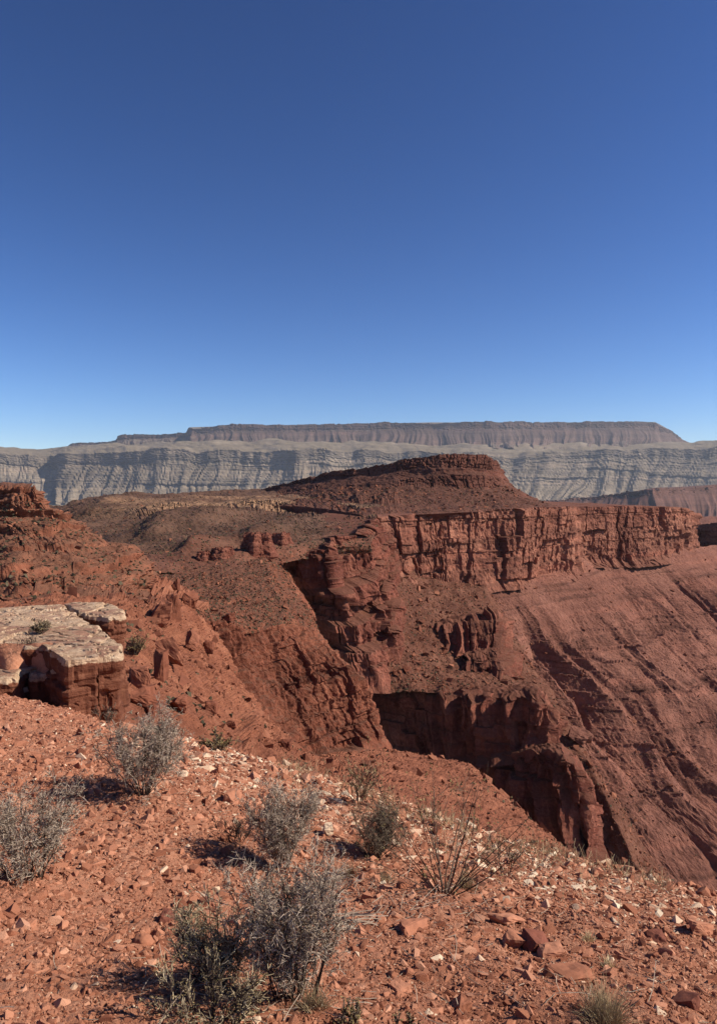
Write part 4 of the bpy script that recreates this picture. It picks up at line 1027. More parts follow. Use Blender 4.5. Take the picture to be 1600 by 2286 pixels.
def boulders():
    def B(key, px, py, wpx, hpx, seed, label, cube=0.75, rot=None, deep=0.9, det=6, rough=0.09, mat='boulder', name='boulder', cat='boulder'):
        p = on(key, px, py); k = p[1] / FPX
        return big_rock(name, p, (wpx * k, wpx * k * deep, hpx * k), seed, M[mat], label, cat, cube, rot, 'red boulders on the canyon slopes', det, rough)
    B('near', 420, 1347, 38, 30, 3, 'angular red boulder perched on the brow right of the split block', 0.95, (0.3, 0.35, 0.5))
    B('near', 392, 1384, 26, 62, 5, 'tall right half of the split red block above the slope', 0.9, (0.05, -0.1, 0.3))
    B('near', 352, 1388, 52, 56, 7, 'broad left half of the split red block above the slope', 0.7, (0.1, 0.1, 0.2))
    B('near', 424, 1446, 30, 40, 11, 'pointed red boulder with a black shaded left side on the slope', 0.6, (0.1, 0.4, 0.8))
    B('near', 388, 1486, 46, 72, 13, 'leaning slab of red rock behind the upright block', 0.9, (0.1, -0.25, 0.25), 0.5)
    B('near', 354, 1514, 34, 66, 17, 'upright red block standing right of the pale ledge', 1.0, (0, 0.04, 0.15), 0.8)
    B('near', 310, 1530, 46, 44, 19, 'cracked red blocks just right of the pale ledge corner', 0.8, (0, 0, 0.3))
    B('near', 322, 1574, 62, 48, 23, 'large dull red boulder low beside the pale ledge corner', 0.6, (0.1, -0.2, 0.4))
    B('near', 346, 1600, 62, 36, 24, 'low rounded slab of red rock below the large dull boulder', 0.5, (0.1, 0.2, 0.9))
    B('near', 398, 1584, 36, 34, 29, 'small red boulder with a dark left face above the grey shrub', 0.8, (0.1, 0.3, 0.4))
    B('near', 392, 1312, 22, 26, 31, 'small square red boulder on the brow below the red hill', 0.9)
    B('near', 300, 1450, 34, 24, 37, 'flat red boulder half hidden right of the pale ledge', 0.6)
    B('near', 466, 1462, 26, 30, 41, 'red boulder at the top of the rubble left of the ravine wall', 0.7)
    B('near', 470, 1590, 34, 26, 43, 'red boulder in the middle of the rubble slope', 0.7)
    B('near', 520, 1625, 26, 20, 53, 'small red boulder at the foot of the rubble slope near the ravine', 0.7)
    B('near', 640, 1668, 30, 22, 59, 'red boulder at the foot of the ravine wall', 0.7)
    B('brow', 512, 1388, 26, 18, 61, 'small dark red boulder on the brow above the ravine wall', 0.8)
    def O(px, py, wpx, hpx, seed, label):
        p = on('plateau', px, py); k = p[1] / FPX; rr = np.random.RandomState(seed)
        a = np.linspace(0, 6.283, 11)[:-1] + rr.normal(0, 0.15, 10); r = rr.uniform(0.45, 1.15, 10)
        poly = np.stack([p[0] + np.cos(a) * r * wpx * k / 2, p[1] + np.sin(a) * r * wpx * k * 0.38], 1)
        q = hpx * k / 1.3
        o = prism('rock_outcrop', poly, p[2] + hpx * k, p[2] - 3.0, M['spur_cliff'], None, seed, 200, 40, 20, 1, 0.35, 0.22, q, 0.45)
        tag(o, None, label, 'outcrop', 'rock outcrops on the plateau rim')
    O(580, 1226, 84, 36, 67, 'dark red outcrop standing on the plateau rim above the ravine')
    O(628, 1212, 40, 24, 71, 'small right hand neighbour of the dark outcrop on the plateau rim')
    O(500, 1240, 56, 20, 73, 'low red outcrop on the rim left of the dark outcrop')
    O(452, 1248, 34, 15, 75, 'leftmost low red outcrop on the plateau rim')
    B('flank', 1306, 1630, 64, 30, 79, 'long rounded boulder on the flank right of the shaded spur cliff', 0.4, (0.0, 0.45, 0.1), 0.7, 6, 0.09, 'talus')
    B('bench', 905, 1495, 16, 12, 83, 'small boulder on the bench above the shaded spur cliff')
    # stones that stand out in the foreground
    def S(px, py, wpx, hpx, seed, label, mat='stone', cube=0.8, rot=None, deep=0.8):
        p = hit(px, py); k = p[1] / FPX
        return big_rock('stone', p - np.array([0, 0, 0.1 * hpx * k]), (wpx * k, wpx * k * deep, hpx * k), seed, M[mat], label, 'stone', cube, rot, 'larger stones lying in the foreground', 5, 0.06)
    S(1150, 2112, 70, 34, 101, 'rounded brown stone left of the dark hollow stone', 'stone', 0.4)
    S(1195, 2118, 72, 44, 103, 'dark overhanging stone in the right foreground', 'dark_stone', 0.7, (0.2, 0.3, 0.2))
    S(1232, 2134, 60, 24, 105, 'flat pinkish stone in front of the dark overhanging stone', 'stone', 0.8)
    S(1272, 2180, 96, 22, 107, 'broad flat slab of red rock below the dark overhanging stone', 'stone', 0.9, (-0.25, 0.12, 0.3))
    S(1130, 2070, 88, 18, 109, 'long sloping slab of bare red rock right of the tall thin shrub', 'stone', 0.8, (-0.25, 0.3, 0.5), 0.5)
    S(520, 1796, 40, 26, 111, 'angular red stone right of the vase shaped grey shrub', 'stone', 0.8)
    S(732, 1872, 30, 26, 113, 'pale yellow stone beside the small dark shrub', 'pale_stone', 0.6)
    S(925, 2085, 76, 22, 115, 'flat red slab lying below the tall thin shrub', 'stone', 0.9, (-0.2, 0.1, 0.2))
    S(320, 2110, 46, 30, 117, 'round topped red stone left of the big front shrubs', 'stone', 0.3)
    S(372, 2072, 44, 22, 119, 'dark red stone touching the left of the big front shrub', 'dark_stone', 0.7)
    S(60, 2085, 40, 22, 121, 'red stone below the cut off grey shrub at the left edge', 'stone', 0.7)
    S(1465, 2110, 52, 22, 123, 'dark red stone near the right edge above the pale tufts', 'dark_stone', 0.7)
    S(1555, 2105, 60, 28, 125, 'red slab at the right edge of the foreground', 'stone', 0.8, (-0.3, 0.3, 0.4))
    S(1530, 2240, 60, 34, 127, 'dark red stone near the lower right corner', 'dark_stone', 0.8)
    S(1025, 2230, 54, 26, 129, 'red stone at the bottom between the front shrub and the grass tuft', 'stone', 0.7)
    S(890, 2195, 50, 20, 131, 'low red stone right of the big front shrubs', 'stone', 0.7)

M['orange_rock'] = simple_mat('orange_rock', [(0.34, 0.13, 0.07), (0.38, 0.15, 0.082)], 0.8, bump=0.5, bd=0.1)
M['dark_stone'] = simple_mat('dark_stone', [(0.17, 0.06, 0.04), (0.21, 0.075, 0.05)], 14, bump=0.5, bd=0.01)

def cap_mat():
    t = NT('caprock')
    x = t.n('ShaderNodeSeparateXYZ'); t.l(t.tc.outputs['Object'], x.inputs[0])
    z = t.math('ADD', x.outputs[2], t.math('MULTIPLY', t.math('SUBTRACT', t.noise(2.6, 6, 0.7), 0.5), 0.22))
    pale = t.ramp(t.noise(3.0, 6, 0.7), [(0.34, (0.33, 0.195, 0.122)), (0.5, (0.52, 0.355, 0.235)), (0.66, (0.63, 0.475, 0.335))])
    soil = t.ramp(t.noise(8, 6, 0.7), [(0.36, (0.27, 0.13, 0.085)), (0.64, (0.38, 0.2, 0.135))])
    dirt = t.ramp(t.noise(0.7, 7, 0.78), [(0.46, 0.0), (0.56, 1.0)])
    k = t.n('ShaderNodeMapRange'); k.inputs[1].default_value, k.inputs[2].default_value = 0.75, 0.95; t.l(t.nz(), k.inputs[0])
    top = t.mix(t.math('MULTIPLY', t.math('MULTIPLY', dirt, k.outputs[0]), 0.9), pale, soil)
    st = t.noise(1.0, 5, 0.65, stretch=(1.5, 1.5, 9)); vs = t.noise(5, 4, 0.6, stretch=(1, 1, 0.1))
    low = t.ramp(t.math('ADD', t.math('MULTIPLY', st, 0.6), t.math('MULTIPLY', vs, 0.4)), [(0.36, (0.105, 0.036, 0.022)), (0.5, (0.175, 0.064, 0.037)), (0.64, (0.26, 0.108, 0.064))])
    f = t.ramp(z, [(0.0, 0.0), (0.0, 0.0)])
    mr = t.n('ShaderNodeMapRange'); mr.inputs[1].default_value, mr.inputs[2].default_value = -0.10, -0.08; t.l(z, mr.inputs[0])
    c = t.mix(mr.outputs[0], low, top)
    t.bump(t.math('ADD', t.noise(6, 8, 0.75), t.math('ADD', t.math('MULTIPLY', st, 0.5), t.math('MULTIPLY', t.noise(30, 4, 0.7), 0.4))), 1.0, 0.09)
    return t.color(c)
M['caprock'] = cap_mat()

def prism(name, poly, ztop, zbot, mat, parent, seed, na=200, rows=34, rings=24, rnd=2, batter=0.06, jit=0.05, unit_=1.0, brick=1.0):
    """rock block: uneven polygon (world xy), bedded sides, worn rim, cracked top; origin at the top centre"""
    poly = np.asarray(poly)[:, :2] / unit_; ztop, zbot = ztop / unit_, zbot / unit_
    q = np.concatenate([poly, poly[:1]]); l = np.r_[0, np.cumsum(np.linalg.norm(np.diff(q, axis=0), axis=1))]
    t_ = np.linspace(0, l[-1], na, endpoint=False)
    ring = np.stack([np.interp(t_, l, q[:, k]) for k in (0, 1)], 1)
    for _ in range(rnd): ring = (np.roll(ring, 1, 0) + 2 * ring + np.roll(ring, -1, 0)) / 4
    c = ring.mean(0)
    ring = ring + (ring - c) / (np.linalg.norm(ring - c, axis=1)[:, None] + 1e-6) * (0.05 * fbm2(t_ / 0.4, t_ * 0 + seed, 4, seed))[:, None]
    tan = np.roll(ring, -1, 0) - np.roll(ring, 1, 0)
    nrm = np.stack([tan[:, 1], -tan[:, 0]], 1); nrm /= np.linalg.norm(nrm, axis=1)[:, None] + 1e-9
    if np.sum(nrm * (ring - c)) < 0: nrm = -nrm
    H = ztop - zbot
    out = []
    for j in range(rows):
        v = j / (rows - 1); z = -H * (1 - v)
        P3 = np.stack([ring[:, 0], ring[:, 1], np.full(na, z)], -1)
        off = batter * H * (1 - v) + jit * fbm3(P3 + seed, 0.5, 4, seed) + 0.06 * fbm3(P3 + seed, (0.6, 0.6, 2.5), 3, seed + 3)
        bi, bf = beds(np.full(na, z) + 0.04 * n2(t_ / 0.6, np.full(na, seed + 0.5), 3), seed, 0.10, 0.34)
        off = off + brick * ((hsh(bi, bi * 0 + seed) - 0.5) * 0.06 - 0.03 * (bf < 0.12))
        cw = 0.55 + 0.3 * hsh(bi, bi * 0 + 5); sc_ = t_ + 0.12 * n2(t_ / 0.4, np.full(na, z / 0.5), 7)
        fr = sc_ / cw - np.floor(sc_ / cw)
        off = off + (hsh(np.floor(sc_ / cw), bi // 2, bi * 0 + seed) - 0.5) * 0.07
        off = off - 0.05 * brick * (np.minimum(fr, 1 - fr) < 0.05)
        off = off - 0.02 * sst(0.95, 1.0, v) + 0.05 * hsh(np.floor(t_ / 0.23 + 0.5 * n2(t_ / 0.3, np.full(na, 1.0), 5)), np.full(na, seed)) * sst(0.82, 0.84, v)
        out.append(np.stack([ring[:, 0] + nrm[:, 0] * off, ring[:, 1] + nrm[:, 1] * off, np.full(na, z)], -1))
    rim = out[-1][:, :2]
    for j in range(1, rings):
        k = 1 - (j / (rings - 1)) ** 1.15
        xy = c + (rim - c) * k
        P3 = np.stack([xy[:, 0], xy[:, 1], np.full(na, seed * 3.3)], -1)
        z = 0.02 * sst(0, 0.05, 1 - k) + (0.05 if unit_ == 1.0 else 0.3) * fbm3(P3, 0.9, 4, seed) - 0.09 * sst(0.90, 0.98, ridged(n3(P3 + 0.15 * fbm3(P3, 0.5, 2, 3)[..., None], 1.3, seed + 2))) - 0.05 * sst(0.88, 0.97, ridged(n3(P3, 0.5, seed + 5)))
        out.append(np.stack([xy[:, 0], xy[:, 1], z], -1))
    G = (np.array(out) - np.array([c[0], c[1], 0])) * unit_
    o = gridmesh(name, G, mat, parent, False, True)
    o.location = (c[0] * unit_, c[1] * unit_, ztop * unit_)
    return o

def ledge():
    r = emp('rock_ledge', None, 'flat pale topped sandstone ledge with a broken brown front at left', 'ledge')
    P_ = lambda z, pts: [onz(a, b, z) for a, b in pts]
    prism('slab', P_(-3.0, [(-170, 1362), (0, 1357), (95, 1350), (140, 1350), (186, 1382), (218, 1398), (240, 1420), (217, 1447), (215, 1466), (150, 1476), (134, 1462), (92, 1442), (0, 1440), (-170, 1442)]), -3.0, -4.4, M['caprock'], r, 3, 340, 36, 36)
    prism('corner_block', P_(-3.03, [(240, 1422), (262, 1440), (270, 1455), (266, 1462), (219, 1468), (218, 1450)]), -3.03, -4.5, M['caprock'], r, 5, 150, 36, 14, 2, 0.03)
    prism('back_block', P_(-2.98, [(146, 1348), (175, 1344), (232, 1347), (270, 1358), (278, 1374), (246, 1380), (200, 1376), (186, 1371)]), -2.98, -5.2, M['caprock'], r, 7, 180, 36, 18, 2, 0.04)
    prism('lower_slab', P_(-3.42, [(-170, 1462), (0, 1456), (60, 1458), (92, 1468), (108, 1480), (84, 1492), (64, 1494), (34, 1512), (0, 1516), (-170, 1520)]), -3.42, -4.5, M['caprock'], r, 9, 220, 24, 24, 2, 0.2)
    xs = np.linspace(-190, 118, 120)
    a_ = np.array([onz(x, 1440, -2.99) for x in xs]); b_2 = np.array([onz(x, 1496 + 6 * math.sin(x * 0.07), -3.43) for x in xs])
    R_ = np.array([a_ * (1 - q) + b_2 * q for q in np.linspace(-0.12, 1.1, 40)])
    R_[..., 2] += -0.03 + 0.025 * fbm3(R_, 0.3, 4, 6) + 0.012 * fbm3(R_, 0.08, 3, 9) - 0.05 * np.sin(np.clip(np.linspace(-0.12, 1.1, 40), 0, 1) * np.pi)[:, None]
    gridmesh('soil_ramp', R_, M['soil'], r)
    for k, (z, zb, pts) in enumerate(((-3.5, -4.4, [(66, 1488), (96, 1484), (102, 1508), (70, 1512)]), (-3.62, -4.4, [(104, 1492), (134, 1490), (146, 1514), (110, 1520)]), (-3.35, -4.4, [(112, 1468), (140, 1476), (150, 1490), (122, 1496), (108, 1482)]), (-3.72, -4.5, [(32, 1520), (64, 1514), (70, 1534), (36, 1540)]), (-3.85, -4.5, [(130, 1524), (166, 1520), (172, 1544), (136, 1548)]))):
        prism('block', P_(z, pts), z, zb, M['caprock'], r, 20 + k, 110, 26, 14, 1, 0.12, 0.04)

# ------------------------------------------------------------------ shrubs and grass
def unit(v): return v / (np.linalg.norm(v, axis=-1, keepdims=True) + 1e-9)

def tubes(pts, rad):
    """pts (N,S,3), rad (N,S): three-sided tapering tubes"""
    N, S, _ = pts.shape
    d = unit(np.gradient(pts, axis=1))
    ref = np.where(np.abs(d[..., 2:3]) > 0.9, np.array([1.0, 0, 0]), np.array([0, 0, 1.0]))
    a = unit(np.cross(d, ref)); b = np.cross(d, a)
    ang = np.array([0, 2.094, 4.189])
    V = pts[:, :, None, :] + rad[:, :, None, None] * (a[:, :, None, :] * np.cos(ang)[:, None] + b[:, :, None, :] * np.sin(ang)[:, None])
    idx = np.arange(N * S * 3).reshape(N, S, 3); nx = np.roll(idx, -1, 2)
    F = np.stack([idx[:, :-1], nx[:, :-1], nx[:, 1:], idx[:, 1:]], -1).reshape(-1, 4)
    return V.reshape(-1, 3), F

def join(parts):
    V, F, o = [], [], 0
    for v, f in parts:
        V.append(v); F.append(f + o); o += len(v)
    return np.concatenate(V), np.concatenate(F)

def grow_level(rr, start, dirv, length, nseg, wander, up):
    pts = [start]; d = dirv
    for k in range(nseg):
        d = unit(d + rr.normal(0, wander, d.shape) + np.array([0, 0, up]))
        pts.append(pts[-1] + d * (length / nseg)[:, None])
    return np.stack(pts, 1), d

def shrub_parts(seed, H, Wd, stems, levels, wander=0.22, up=0.02, r0=0.006, base_r=0.03, asym=(0, 0), tmin=0.3, flat=1.0, stem_wander=0.10):
    """levels: list of (children, length ratio, spread, segments, radius)"""
    rr = np.random.RandomState(seed)
    mx = math.atan2(Wd / 2, H * 0.9)
    a = rr.uniform(0, 6.283, stems); th = mx * np.sqrt(rr.uniform(0.02, 1, stems)) * 1.05
    d = np.stack([np.sin(th) * np.cos(a) + asym[0], (np.sin(th) * np.sin(a)) * flat + asym[1], np.cos(th)], 1); d = unit(d)
    L = H * rr.uniform(0.62, 0.93, stems)
    st = np.stack([np.cos(a) * base_r * rr.rand(stems), np.sin(a) * base_r * rr.rand(stems), np.full(stems, -0.03)], 1)
    pts, dd = grow_level(rr, st, d, L, 5, stem_wander, up * 2 if up > 0 else up)
    t_ = np.linspace(1, 0.35, 6)
    woody = [tubes(pts, r0 * rr.uniform(0.6, 1.2, (stems, 1)) * t_)]
    twig = []; ends = [pts[:, -1]]
    par, plen = pts, L
    for li, (n, ratio, spread, nseg, rad) in enumerate(levels):
        pi = rr.randint(0, len(par), n)
        S = par.shape[1]
        tt = (tmin + (0.98 - tmin) * rr.rand(n) ** 0.75) * (S - 1) if li == 0 else (0.15 + 0.83 * rr.rand(n)) * (S - 1)
        i0 = np.clip(tt.astype(int), 0, S - 2); f = (tt - i0)[:, None]
        p0 = par[pi, i0] * (1 - f) + par[pi, i0 + 1] * f
        pd = unit(par[pi, i0 + 1] - par[pi, i0])
        d = unit(pd + rr.normal(0, spread, (n, 3)) + np.array([0, 0, 0.03]))
        L = plen[pi] * ratio * rr.uniform(0.5, 1.25, n)
        pts, _ = grow_level(rr, p0, d, L, nseg, wander * (1 + li * 0.5), up)
        # keep twigs inside the crown's height and above the soil
        t_ = np.linspace(1, 0.45, nseg + 1)
        tb = tubes(pts, rad * rr.uniform(0.7, 1.2, (n, 1)) * t_)
        (woody if li == 0 else twig).append(tb)
        ends.append(pts[:, -1]); par, plen = pts, L
    return woody, twig, ends, rr

def leaf_mesh(rr, ends, n, size, jitter):
    p = ends[rr.randint(0, len(ends), n)] + rr.normal(0, jitter, (n, 3))
    u = unit(rr.normal(size=(n, 3))); v = unit(np.cross(u, rr.normal(size=(n, 3))))
    s_ = size * rr.uniform(0.6, 1.3, (n, 1))
    V = np.stack([p - u * s_, p + v * s_ * 0.45, p + u * s_, p - v * s_ * 0.45], 1)
    return V.reshape(-1, 3), np.arange(n * 4).reshape(n, 4)

def shrub(name, px, py, hpx, wpx, label, seed, stems=22, levels=None, mat='grey_twig', wood='bark', leaves=None, group=None, pos=None, **kw):
    p = pos if pos is not None else hit(px, py)
    k = p[1] / FPX; H, Wd = hpx * k, wpx * k
    if name == 'dry_shrub': H, Wd = H * 1.1, Wd * 1.25
    sc = H / 0.55
    if levels is None:
        levels = [(360, 0.33, 0.55, 3, 0.0020 * sc), (2800, 0.40, 0.8, 2, 0.0015 * sc), (12500, 0.36, 1.0, 1, 0.00145 * sc)]
    woody, twig, ends, rr = shrub_parts(seed, H, Wd, stems, levels, r0=kw.pop('r0', 0.0042) * sc, **kw)
    root = emp(name, None, label, 'shrub', group or name.replace('_', ' ') + 's growing on the red slope', tuple(p))
    obj('stem', mesh_np('stem', *join(woody)), M[wood], root)
    if twig:
        o = obj('twig_mass', mesh_np('twig_mass', *join(twig)), M[mat], root); o['kind'] = 'stuff'
    if leaves:
        n, size, jit = leaves
        o = obj('foliage', mesh_np('foliage', *leaf_mesh(rr, np.concatenate(ends[1:]), n, size * sc, jit * sc)), M['leaf'], root); o['kind'] = 'stuff'
    return root

def tuft(name, px, py, hpx, wpx, label, seed, n, mat, pos=None, cat='grass', rad=0.0012, wander=0.16):
    p = pos if pos is not None else hit(px, py)
    k = p[1] / FPX; H, Wd = hpx * k, wpx * k
    rr = np.random.RandomState(seed)
    a = rr.uniform(0, 6.283, n); th = np.abs(rr.normal(0, 0.45, n)) * (Wd / H) * 0.9
    d = np.stack([np.sin(th) * np.cos(a), np.sin(th) * np.sin(a), np.cos(th)], 1)
    r = Wd * 0.16 * np.sqrt(rr.rand(n))
    st = np.stack([r * np.cos(a), r * np.sin(a), np.full(n, -0.02)], 1)
    pts, _ = grow_level(rr, st, d, H * rr.uniform(0.4, 1.1, n), 4, wander, -0.05)
    V, F = tubes(pts, rad * np.ones((n, 1)) * np.linspace(1, 0.25, 5))
    o = obj(name, mesh_np(name, V, F), M[mat]); o.location = p
    return tag(o, None, label, cat, 'dry grass tufts in the foreground')

def shrubs():
    L1 = lambda sc, n: None
    shrub('dry_shrub', 320, 1784, 172, 205, 'vase shaped grey shrub on bare soil left of centre', 1, 30, base_r=0.02, tmin=0.32)
    shrub('dry_shrub', 62, 1990, 200, 250, 'grey twiggy shrub cut off by the left edge', 2, 30, tmin=0.15, base_r=0.08)
    shrub('dry_shrub', 632, 1938, 178, 140, 'upright grey shrub right behind the big front pair', 3, 24, tmin=0.2)
    shrub('dry_shrub', 838, 1912, 116, 104, 'small dark round shrub left of the tall thin stemmed shrub', 4, 26, mat='dark_twig', tmin=0.15)
    shrub('dry_shrub', 655, 2240, 285, 165, 'largest grey shrub at the bottom, right one of the front pair', 5, 30,
          levels=[(420, 0.3, 0.55, 3, 0.002), (3400, 0.38, 0.8, 2, 0.0013), (15500, 0.36, 1.0, 1, 0.0011)], tmin=0.12, base_r=0.07, r0=0.004)
    shrub('olive_shrub', 488, 2196, 196, 170, 'brownish olive shrub, left one of the big front pair', 6, 26, mat='brown_twig',
          levels=[(340, 0.34, 0.55, 3, 0.002), (2400, 0.38, 0.8, 2, 0.0013), (9000, 0.36, 1.0, 1, 0.0011)], leaves=(500, 0.005, 0.006), tmin=0.15, base_r=0.06)
    shrub('olive_shrub', 470, 2300, 150, 270, 'low olive leafy shrub at the bottom edge below the front pair', 7, 26, mat='brown_twig',
          levels=[(220, 0.42, 0.45, 3, 0.0026), (1200, 0.4, 0.5, 2, 0.0017)], leaves=(1500, 0.009, 0.01), tmin=0.15, base_r=0.08, r0=0.007)
    shrub('thin_shrub', 992, 2008, 300, 640, 'tall sparse shrub of long thin dark stems at the brow', 8, 26, mat='dark_twig',
          levels=[(70, 0.42, 0.30, 3, 0.0016), (190, 0.38, 0.45, 2, 0.0011)], leaves=(900, 0.0055, 0.008), tmin=0.3, r0=0.0032, stem_wander=0.08, up=-0.015, asym=(0.14, 0), base_r=0.03)
    shrub('thin_shrub', 1128, 1962, 84, 110, 'small thin branched shrub at the right foot of the tall sparse one', 9, 9, mat='dark_twig',
          levels=[(40, 0.45, 0.4, 3, 0.003), (110, 0.4, 0.5, 2, 0.002)], leaves=(260, 0.012, 0.01), r0=0.006)
    shrub('thin_shrub', 530, 1898, 78, 100, 'sparse brown shrub between the vase shaped and upright shrubs', 10, 14, mat='dark_twig',
          levels=[(70, 0.45, 0.45, 3, 0.003), (260, 0.4, 0.5, 2, 0.002)], r0=0.005)
    shrub('thin_shrub', 1215, 1884, 90, 120, 'dark thin shrub on the brow before the shaded cliff', 11, 10, mat='dark_twig',
          levels=[(60, 0.45, 0.4, 3, 0.004), (200, 0.4, 0.5, 2, 0.0025)], leaves=(420, 0.014, 0.012), r0=0.007)
    shrub('thin_shrub', 800, 1800, 110, 110, 'sparse straw coloured shrub on the brow behind the small dark shrub', 12, 14, mat='straw',
          levels=[(70, 0.45, 0.4, 3, 0.003), (260, 0.4, 0.5, 2, 0.002)], leaves=(200, 0.012, 0.01), r0=0.005)
    shrub('thin_shrub', 1118, 1850, 130, 60, 'slender leafy sapling like shrub rising over the brow', 13, 5, mat='dark_twig',
          levels=[(26, 0.4, 0.35, 3, 0.003), (90, 0.4, 0.5, 2, 0.002)], leaves=(220, 0.012, 0.01), r0=0.006)
    shrub('thin_shrub', 488, 1672, 50, 90, 'faint olive shrub on the brow right of the vase shaped shrub', 14, 14, mat='dark_twig',
          levels=[(90, 0.45, 0.45, 3, 0.006), (360, 0.4, 0.5, 2, 0.004)], leaves=(500, 0.03, 0.02), r0=0.009)
    shrub('thin_shrub', 238, 1622, 50, 70, 'leafless shrub in front of the ledge corner', 15, 9, mat='dark_twig',
          levels=[(50, 0.45, 0.4, 3, 0.006), (150, 0.4, 0.5, 2, 0.004)], r0=0.009)
    shrub('thin_shrub', 50, 1492, 66, 92, 'spiky leafless shrub on the lower step of the pale ledge', 16, 16, mat='dark_twig', pos=onz(50, 1484, -3.42),
          levels=[(90, 0.45, 0.4, 3, 0.006), (260, 0.4, 0.5, 2, 0.004)], r0=0.008)
    shrub('green_shrub', 92, 1412, 28, 52, 'low green shrub on top of the pale ledge', 17, 22, mat='brown_twig', pos=onz(92, 1414, -2.97),
          levels=[(160, 0.5, 0.5, 2, 0.012), (400, 0.5, 0.6, 2, 0.008)], leaves=(260, 0.025, 0.03), r0=0.01)
    shrub('green_shrub', 305, 1462, 46, 56, 'dark green shrub behind the ledge corner', 18, 22, mat='dark_twig', pos=on('near', 305, 1462),
          levels=[(120, 0.5, 0.5, 2, 0.012), (300, 0.5, 0.6, 2, 0.008)], leaves=(300, 0.03, 0.03), r0=0.012, tmin=0.1)
    shrub('olive_shrub', 772, 2290, 60, 70, 'small olive sprig at the bottom right of the front pair', 19, 9, mat='dark_twig',
          levels=[(40, 0.45, 0.45, 3, 0.004), (120, 0.4, 0.5, 2, 0.003)], leaves=(420, 0.03, 0.02), r0=0.007)
    shrub('olive_shrub', 900, 2286, 66, 66, 'thin olive sprig at the bottom centre right of the front pair', 20, 6, mat='dark_twig',
          levels=[(24, 0.45, 0.4, 3, 0.004), (60, 0.4, 0.5, 2, 0.003)], leaves=(160, 0.022, 0.02), r0=0.006)
    tuft('grass_tuft', 1350, 2300, 100, 140, 'dry grey green grass tuft at the bottom right', 31, 700, 'straw', rad=0.001)
    tuft('grass_tuft', 1312, 2104, 30, 34, 'upper of two small pale yellow tufts in the right foreground', 32, 160, 'yellow_straw', rad=0.0016)
    tuft('grass_tuft', 1356, 2162, 38, 36, 'lower of two small pale yellow tufts in the right foreground', 33, 170, 'yellow_straw', rad=0.0016)
    tuft('grass_tuft', 772, 1966, 44, 70, 'dry grass tuft below the small dark shrub', 34, 260, 'straw')
    tuft('grass_tuft', 860, 1975, 40, 90, 'matted dry grass left of the tall sparse shrub base', 35, 260, 'straw', wander=0.3)
    tuft('grass_tuft', 1040, 1990, 60, 60, 'pale grass clump at the base of the tall sparse shrub', 36, 220, 'straw')
    tuft('grass_tuft', 700, 2262, 70, 90, 'dry grass around the base of the largest grey shrub', 37, 300, 'straw')
    # fine dry grass along the brow, too thin to count
    rr = np.random.RandomState(77)
    n = 2600
    px = rr.uniform(620, 1500, n); off = np.abs(rr.normal(0, 38, n))
    brow = np.interp(px, [430, 750, 1050, 1350, 1600], [1660, 1748, 1858, 1945, 2000])
    d0 = np.interp(px, [430, 750, 1050, 1350, 1600], [8.8, 7.9, 6.9, 6.5, 6.3]) - off * 0.02
    x = (px - 800) / FPX * d0; y = d0
    cl = n2(x / 0.5, y / 0.5, 4); keep = cl > -0.05
    x, y = x[keep], y[keep]; n = len(x)
    st = np.stack([x, y, zg(x, y) - 0.01], 1)
    d = unit(np.stack([rr.normal(0, 0.5, n), rr.normal(0, 0.5, n), np.ones(n)], 1))
    pts, _ = grow_level(rr, st, d, rr.uniform(0.05, 0.2, n), 3, 0.2, -0.05)
    o = obj('dry_grass', mesh_np('dry_grass', *tubes(pts, np.full((n, 4), 0.0014))), M['straw'])
    tag(o, 'stuff', 'thin dry grass along the brow of the foreground', 'grass')
    # twig litter on the soil
    n = 520
    cx = rr.choice([640, 860, 470, 1000, 330, 800, 1250], n); cy = np.interp(cx, [330, 470, 640, 800, 860, 1000, 1250], [1790, 2220, 2240, 2060, 1985, 2030, 2180])
    qs = np.array([hit(a, b) for a, b in zip(cx[:7 * 0 + 1], cy[:1])])
    px = cx + rr.normal(0, 90, n); py = cy + rr.normal(0, 30, n)
    C0 = {int(c): hit(c, float(np.interp(c, [330, 470, 640, 800, 860, 1000, 1250], [1790, 2220, 2240, 2060, 1985, 2030, 2180]))) for c in set(cx.tolist())}
    b = np.array([C0[int(c)] for c in cx]); x = b[:, 0] + rr.normal(0, 0.3, n); y = b[:, 1] + rr.normal(0, 0.22, n)
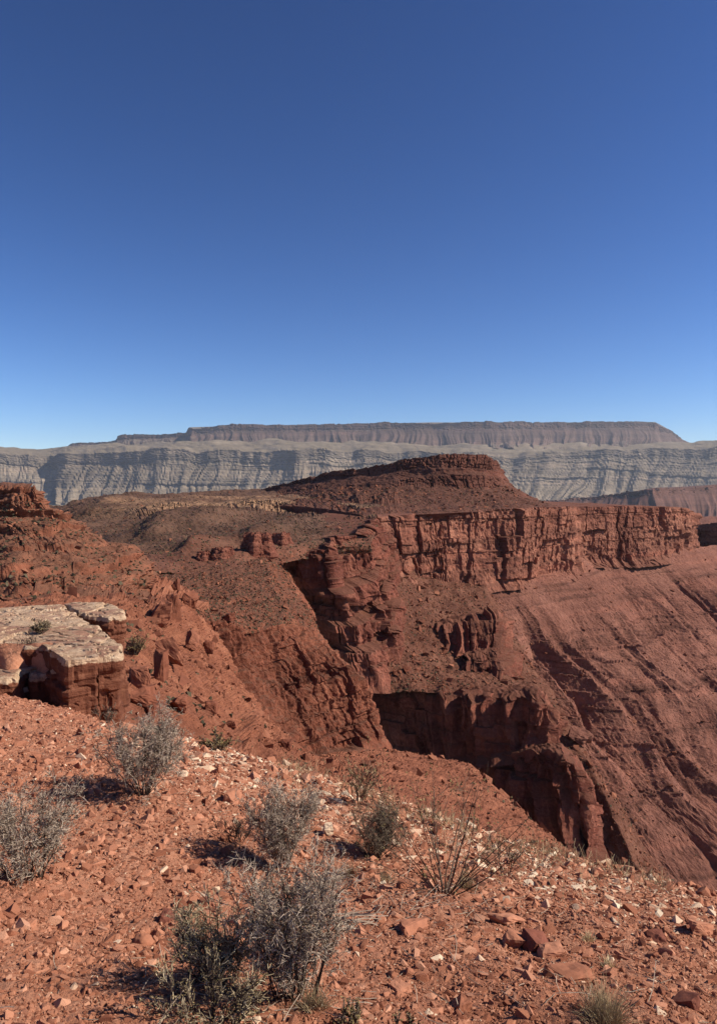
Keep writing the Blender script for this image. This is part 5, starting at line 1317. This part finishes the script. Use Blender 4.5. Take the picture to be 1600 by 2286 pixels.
    st = np.stack([x, y, zg(x, y) + 0.006], 1)
    d = unit(np.stack([rr.normal(size=n), rr.normal(size=n), rr.normal(0, 0.12, n)], 1))
    pts, _ = grow_level(rr, st, d, rr.uniform(0.03, 0.16, n), 3, 0.15, 0)
    zz = zg(pts[..., 0], pts[..., 1]) + 0.004; pts[..., 2] = np.maximum(pts[..., 2], zz)
    o = obj('twig_litter', mesh_np('twig_litter', *tubes(pts, np.full((n, 4), 0.0016))), M['dead_wood'], g); o['kind'] = 'stuff'
    # dead branch
    p = hit(775, 2072); rr = np.random.RandomState(5)
    parts = []
    for k in range(9):
        st = np.array([[rr.normal(-0.06, 0.05), rr.normal(0, 0.02), 0.012 + 0.01 * k * 0.5]])
        pts, _ = grow_level(rr, st, unit(np.array([[1.0, rr.normal(0, 0.25), rr.normal(0.02, 0.04)]])), np.array([rr.uniform(0.12, 0.26)]), 5, 0.12, 0)
        parts.append(tubes(pts, np.linspace(0.005, 0.002, 6)[None] * rr.uniform(0.6, 1.2)))
    o = obj('dead_branch', mesh_np('dead_branch', *join(parts)), M['dead_wood']); o.location = p
    tag(o, None, 'weathered dead branch lying right of the big front shrubs', 'branch')

ledge()
boulders()
shrubs()

# ------------------------------------------------------------------ haze
bm = bmesh.new(); bmesh.ops.create_cube(bm, size=1.0)
hm = bpy.data.meshes.new('haze'); bm.to_mesh(hm); bm.free()
hz = obj('haze', hm)
hz.scale = (28600, 16600, 1340); hz.location = (0, 6500, 470)
tag(hz, 'stuff', 'thin blue haze filling the canyon air', 'haze')
mt = bpy.data.materials.new('haze_air'); mt.use_nodes = True
nt = mt.node_tree; nt.nodes.clear()
ou = nt.nodes.new('ShaderNodeOutputMaterial'); pv = nt.nodes.new('ShaderNodeVolumePrincipled')
pv.inputs['Color'].default_value = (0.72, 0.83, 1.0, 1); pv.inputs['Density'].default_value = 2.0e-5; pv.inputs['Anisotropy'].default_value = 0.2
nt.links.new(pv.outputs[0], ou.inputs['Volume'])
hm.materials.append(mt)
